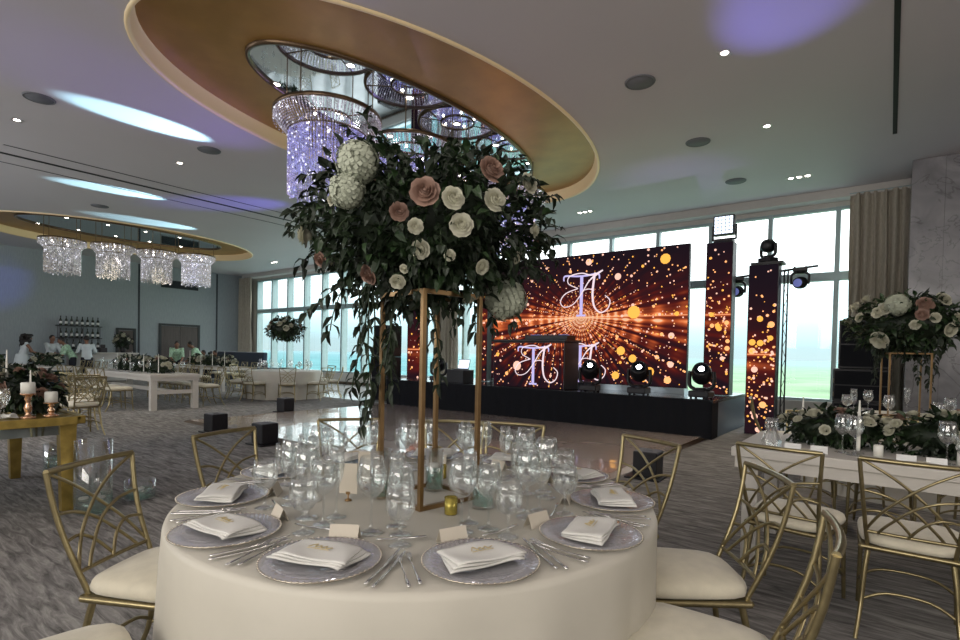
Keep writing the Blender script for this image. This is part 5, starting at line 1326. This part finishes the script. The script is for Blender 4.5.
person('man in a green patterned shirt bending to the left at the far tables', (-21.1, 9.65, 0), 2.8, shirt='shirt_green', arms=fwd, lean=.6)
person('seated person in dark clothes at the left end of the navy sofa', (-22.9, 10.62, -.02), PI, pose='sit', shirt='dark_suit', arms=fwd, lean=.1)
person('person in a dark jacket sitting upright in the middle of the navy sofa', (-22.0, 10.62, -.02), PI, pose='sit', shirt='dark_suit', arms=fwd)

# ---------------------------------------------------------------- outside
def sea():
    m, nt, out = new_mat('sea_and_shore'); L = nt.links.new; b = N(nt, 'ShaderNodeBsdfDiffuse')
    g = N(nt, 'ShaderNodeNewGeometry'); s = N(nt, 'ShaderNodeSeparateXYZ'); L(g.outputs['Position'], s.inputs[0])
    d = N(nt, 'ShaderNodeMath', operation='DIVIDE'); L(s.outputs['X'], d.inputs[0]); L(s.outputs['Y'], d.inputs[1])
    mr = N(nt, 'ShaderNodeMapRange'); mr.inputs['From Min'].default_value = -.9; mr.inputs['From Max'].default_value = -.35; L(d.outputs[0], mr.inputs[0])
    mx = N(nt, 'ShaderNodeMix', data_type='RGBA'); mx.inputs[6].default_value = (.06, .14, .15, 1); mx.inputs[7].default_value = (.115, .175, .105, 1); L(mr.outputs[0], mx.inputs[0])
    nz = N(nt, 'ShaderNodeTexNoise'); nz.inputs['Scale'].default_value = .012; nz.inputs['Detail'].default_value = 6; L(g.outputs['Position'], nz.inputs['Vector'])
    m2 = N(nt, 'ShaderNodeMapRange'); m2.inputs['From Min'].default_value = .3; m2.inputs['From Max'].default_value = .7; m2.inputs['To Min'].default_value = .75; m2.inputs['To Max'].default_value = 1.25; L(nz.outputs['Fac'], m2.inputs[0])
    mu = N(nt, 'ShaderNodeMix', data_type='RGBA', blend_type='MULTIPLY'); mu.inputs[0].default_value = 1; L(mx.outputs[2], mu.inputs[6]); L(m2.outputs[0], mu.inputs[7])
    hz = N(nt, 'ShaderNodeMapRange'); hz.inputs['From Min'].default_value = 300; hz.inputs['From Max'].default_value = 6000; hz.inputs['To Max'].default_value = .75; L(s.outputs['Y'], hz.inputs[0])  # haze towards the horizon, painted into the ground colour
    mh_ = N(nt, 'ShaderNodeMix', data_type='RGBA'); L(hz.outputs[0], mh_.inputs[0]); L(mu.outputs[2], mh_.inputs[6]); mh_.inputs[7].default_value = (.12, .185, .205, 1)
    L(mh_.outputs[2], b.inputs[0]); L(b.outputs[0], out.inputs['Surface']); return m
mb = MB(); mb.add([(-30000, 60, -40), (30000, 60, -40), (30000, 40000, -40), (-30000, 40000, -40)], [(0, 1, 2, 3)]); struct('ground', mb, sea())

w = bpy.data.worlds.new('world'); sc.world = w; w.use_nodes = True; nt = w.node_tree; nt.nodes.clear(); L = nt.links.new
out = N(nt, 'ShaderNodeOutputWorld'); bg = N(nt, 'ShaderNodeBackground'); tc = N(nt, 'ShaderNodeTexCoord'); sx = N(nt, 'ShaderNodeSeparateXYZ'); L(tc.outputs['Generated'], sx.inputs[0])
rp = N(nt, 'ShaderNodeValToRGB'); e = rp.color_ramp.elements
e[0].position = 0; e[0].color = (.62, .80, .83, 1); e[1].position = 1; e[1].color = (1, 1, 1, 1)
for p, c in ((.05, (.62, .86, .92, 1)), (.12, (.86, .97, 1, 1)), (.2, (1, 1, 1, 1))): k = e.new(p); k.color = c
nz = N(nt, 'ShaderNodeTexNoise'); nz.inputs['Scale'].default_value = 3; nz.inputs['Detail'].default_value = 4; L(tc.outputs['Generated'], nz.inputs['Vector'])
ad = N(nt, 'ShaderNodeMath', operation='MULTIPLY_ADD'); ad.inputs[1].default_value = .06; L(nz.outputs['Fac'], ad.inputs[0]); 
sb = N(nt, 'ShaderNodeMath', operation='SUBTRACT'); L(sx.outputs['Z'], sb.inputs[0]); sb.inputs[1].default_value = .03; L(sb.outputs[0], ad.inputs[2]); L(ad.outputs[0], rp.inputs[0])
L(rp.outputs[0], bg.inputs[0])
sr = N(nt, 'ShaderNodeMapRange'); sr.inputs['From Min'].default_value = .02; sr.inputs['From Max'].default_value = .5; sr.inputs['To Min'].default_value = 1.22; sr.inputs['To Max'].default_value = 7; L(sx.outputs['Z'], sr.inputs[0]); L(sr.outputs[0], bg.inputs[1])
L(bg.outputs[0], out.inputs[0])

# ---------------------------------------------------------------- lights
def area(name, loc, rot, sx_, sy_, e, col=(1, 1, 1), portal=False):
    l = bpy.data.lights.new(name, 'AREA'); l.shape = 'RECTANGLE'; l.size = sx_; l.size_y = sy_; l.energy = e; l.color = col
    if portal: l.cycles.is_portal = True
    o = bpy.data.objects.new(name, l); COL.objects.link(o); o.location = loc; o.rotation_euler = rot; return o
area('window_portal', (-11.6, YW + .32, 2.55), (-PI / 2, 0, 0), 25.2, 4.2, 1, portal=True)
area('rear_fill', (-1, -5.6, 3.2), (R_(80), 0, 0), 7, 2.5, 330, (1, .95, .88))  # added soft fill behind the camera, no fixture there
area('rear_left_fill', (-14, -5.6, 3.4), (R_(80), 0, 0), 8, 2, 330, (.95, .97, 1))  # added fill for the left half, out of view
area('rear_up_fill', (0, -3.5, .4), (PI, 0, 0), 8, 3, 170, (1, .96, .92))  # unseen fill aimed up, added to brighten the ceiling
area('left_up_fill', (-16, -3.5, .4), (PI, 0, 0), 8, 3, 200, (.92, .96, 1))  # second upward fill, added for the left ceiling
area('right_fill', (6.7, 2, 3.2), (R_(80), 0, R_(90)), 6, 2, 120, (1, .93, .85))  # added side fill out of view, not a room lamp
def spot(loc, to, e, ang, col, blend=.4, r=.03):
    l = bpy.data.lights.new('stage_or_fill_spot', 'SPOT'); l.energy = e; l.spot_size = R_(ang); l.spot_blend = blend; l.color = col; l.shadow_soft_size = r
    o = bpy.data.objects.new('stage_or_fill_spot', l); COL.objects.link(o); o.location = loc; o.rotation_euler = (Vector(to) - Vector(loc)).to_track_quat('-Z', 'Y').to_euler(); return o
CY = (.46, .85, 1)
spot((-9.2, 9.0, 2.9), (-9.4, 3.5, 4.9), 12000, 7.5, CY, .5)
spot((-13.2, 9.4, 3.2), (-14.1, 4.6, 4.9), 9000, 8.5, CY, .5)
spot((-16.0, 10.6, 3.4), (-16.8, 6.4, 4.9), 3600, 12, CY, .5)
spot((-8.2, 9.6, 2.4), (-12.9, 6.6, 4.9), 1600, 16, (.16, .12, 1), .9)
spot((-2.5, 9.3, 1.2), (-.9, 6.1, 4.9), 600, 19, (.25, .22, 1), .9)
spot((-2.8, 9.3, 1.2), (-3.4, 10.8, 4.9), 80, 45, (.5, .3, 1), .9)
spot((-9.5, 9.0, 1.2), (-8.6, 3.2, 4.95), 700, 25, (.3, .18, 1), .9)
spot((-7.5, 9.3, 1.2), (-6.3, 5.0, 4.3), 400, 30, (.35, .28, 1), .8)
spot((-12, 5.5, 2.5), (-25.3, 4.3, 3.7), 1500, 12, (.12, .15, 1), .9)
spot((-1.4, 1.5, 4.8), (-1.45, 1.45, .76), 25, 60, (1, .93, .84), .8, .15)  # unseen downlight over the near table, no fixture built
spot((-6.3, 4.0, 3.3), (-6.3, 3.9, 5.1), 5, 150, (1, .7, .35), .9, .4)  # added warm fill below the near recess, not a stage lamp
spot((-6.3, 8.3, 3.2), (-5.2, 8.6, 5.1), 26, 150, (1, .6, .3), .9, .4)  # added orange fill for the far end of the near recess
for x, y in ((-20.2, 6), (-20, 8)): spot((x, y, 3.3), (x, y, 5), 22, 150, (1, .85, .55), .9, .4)  # added warm fill under the distant recess, no fixture there

# ---------------------------------------------------------------- render look (no size, samples or engine here)
sc.view_settings.view_transform = 'Standard'; sc.view_settings.look = 'None'; sc.view_settings.exposure = 0.0
cy = sc.cycles
cy.max_bounces = 8; cy.diffuse_bounces = 4; cy.glossy_bounces = 4; cy.transmission_bounces = 4; cy.transparent_max_bounces = 40
cy.sample_clamp_indirect = 4; cy.caustics_reflective = False; cy.caustics_refractive = False
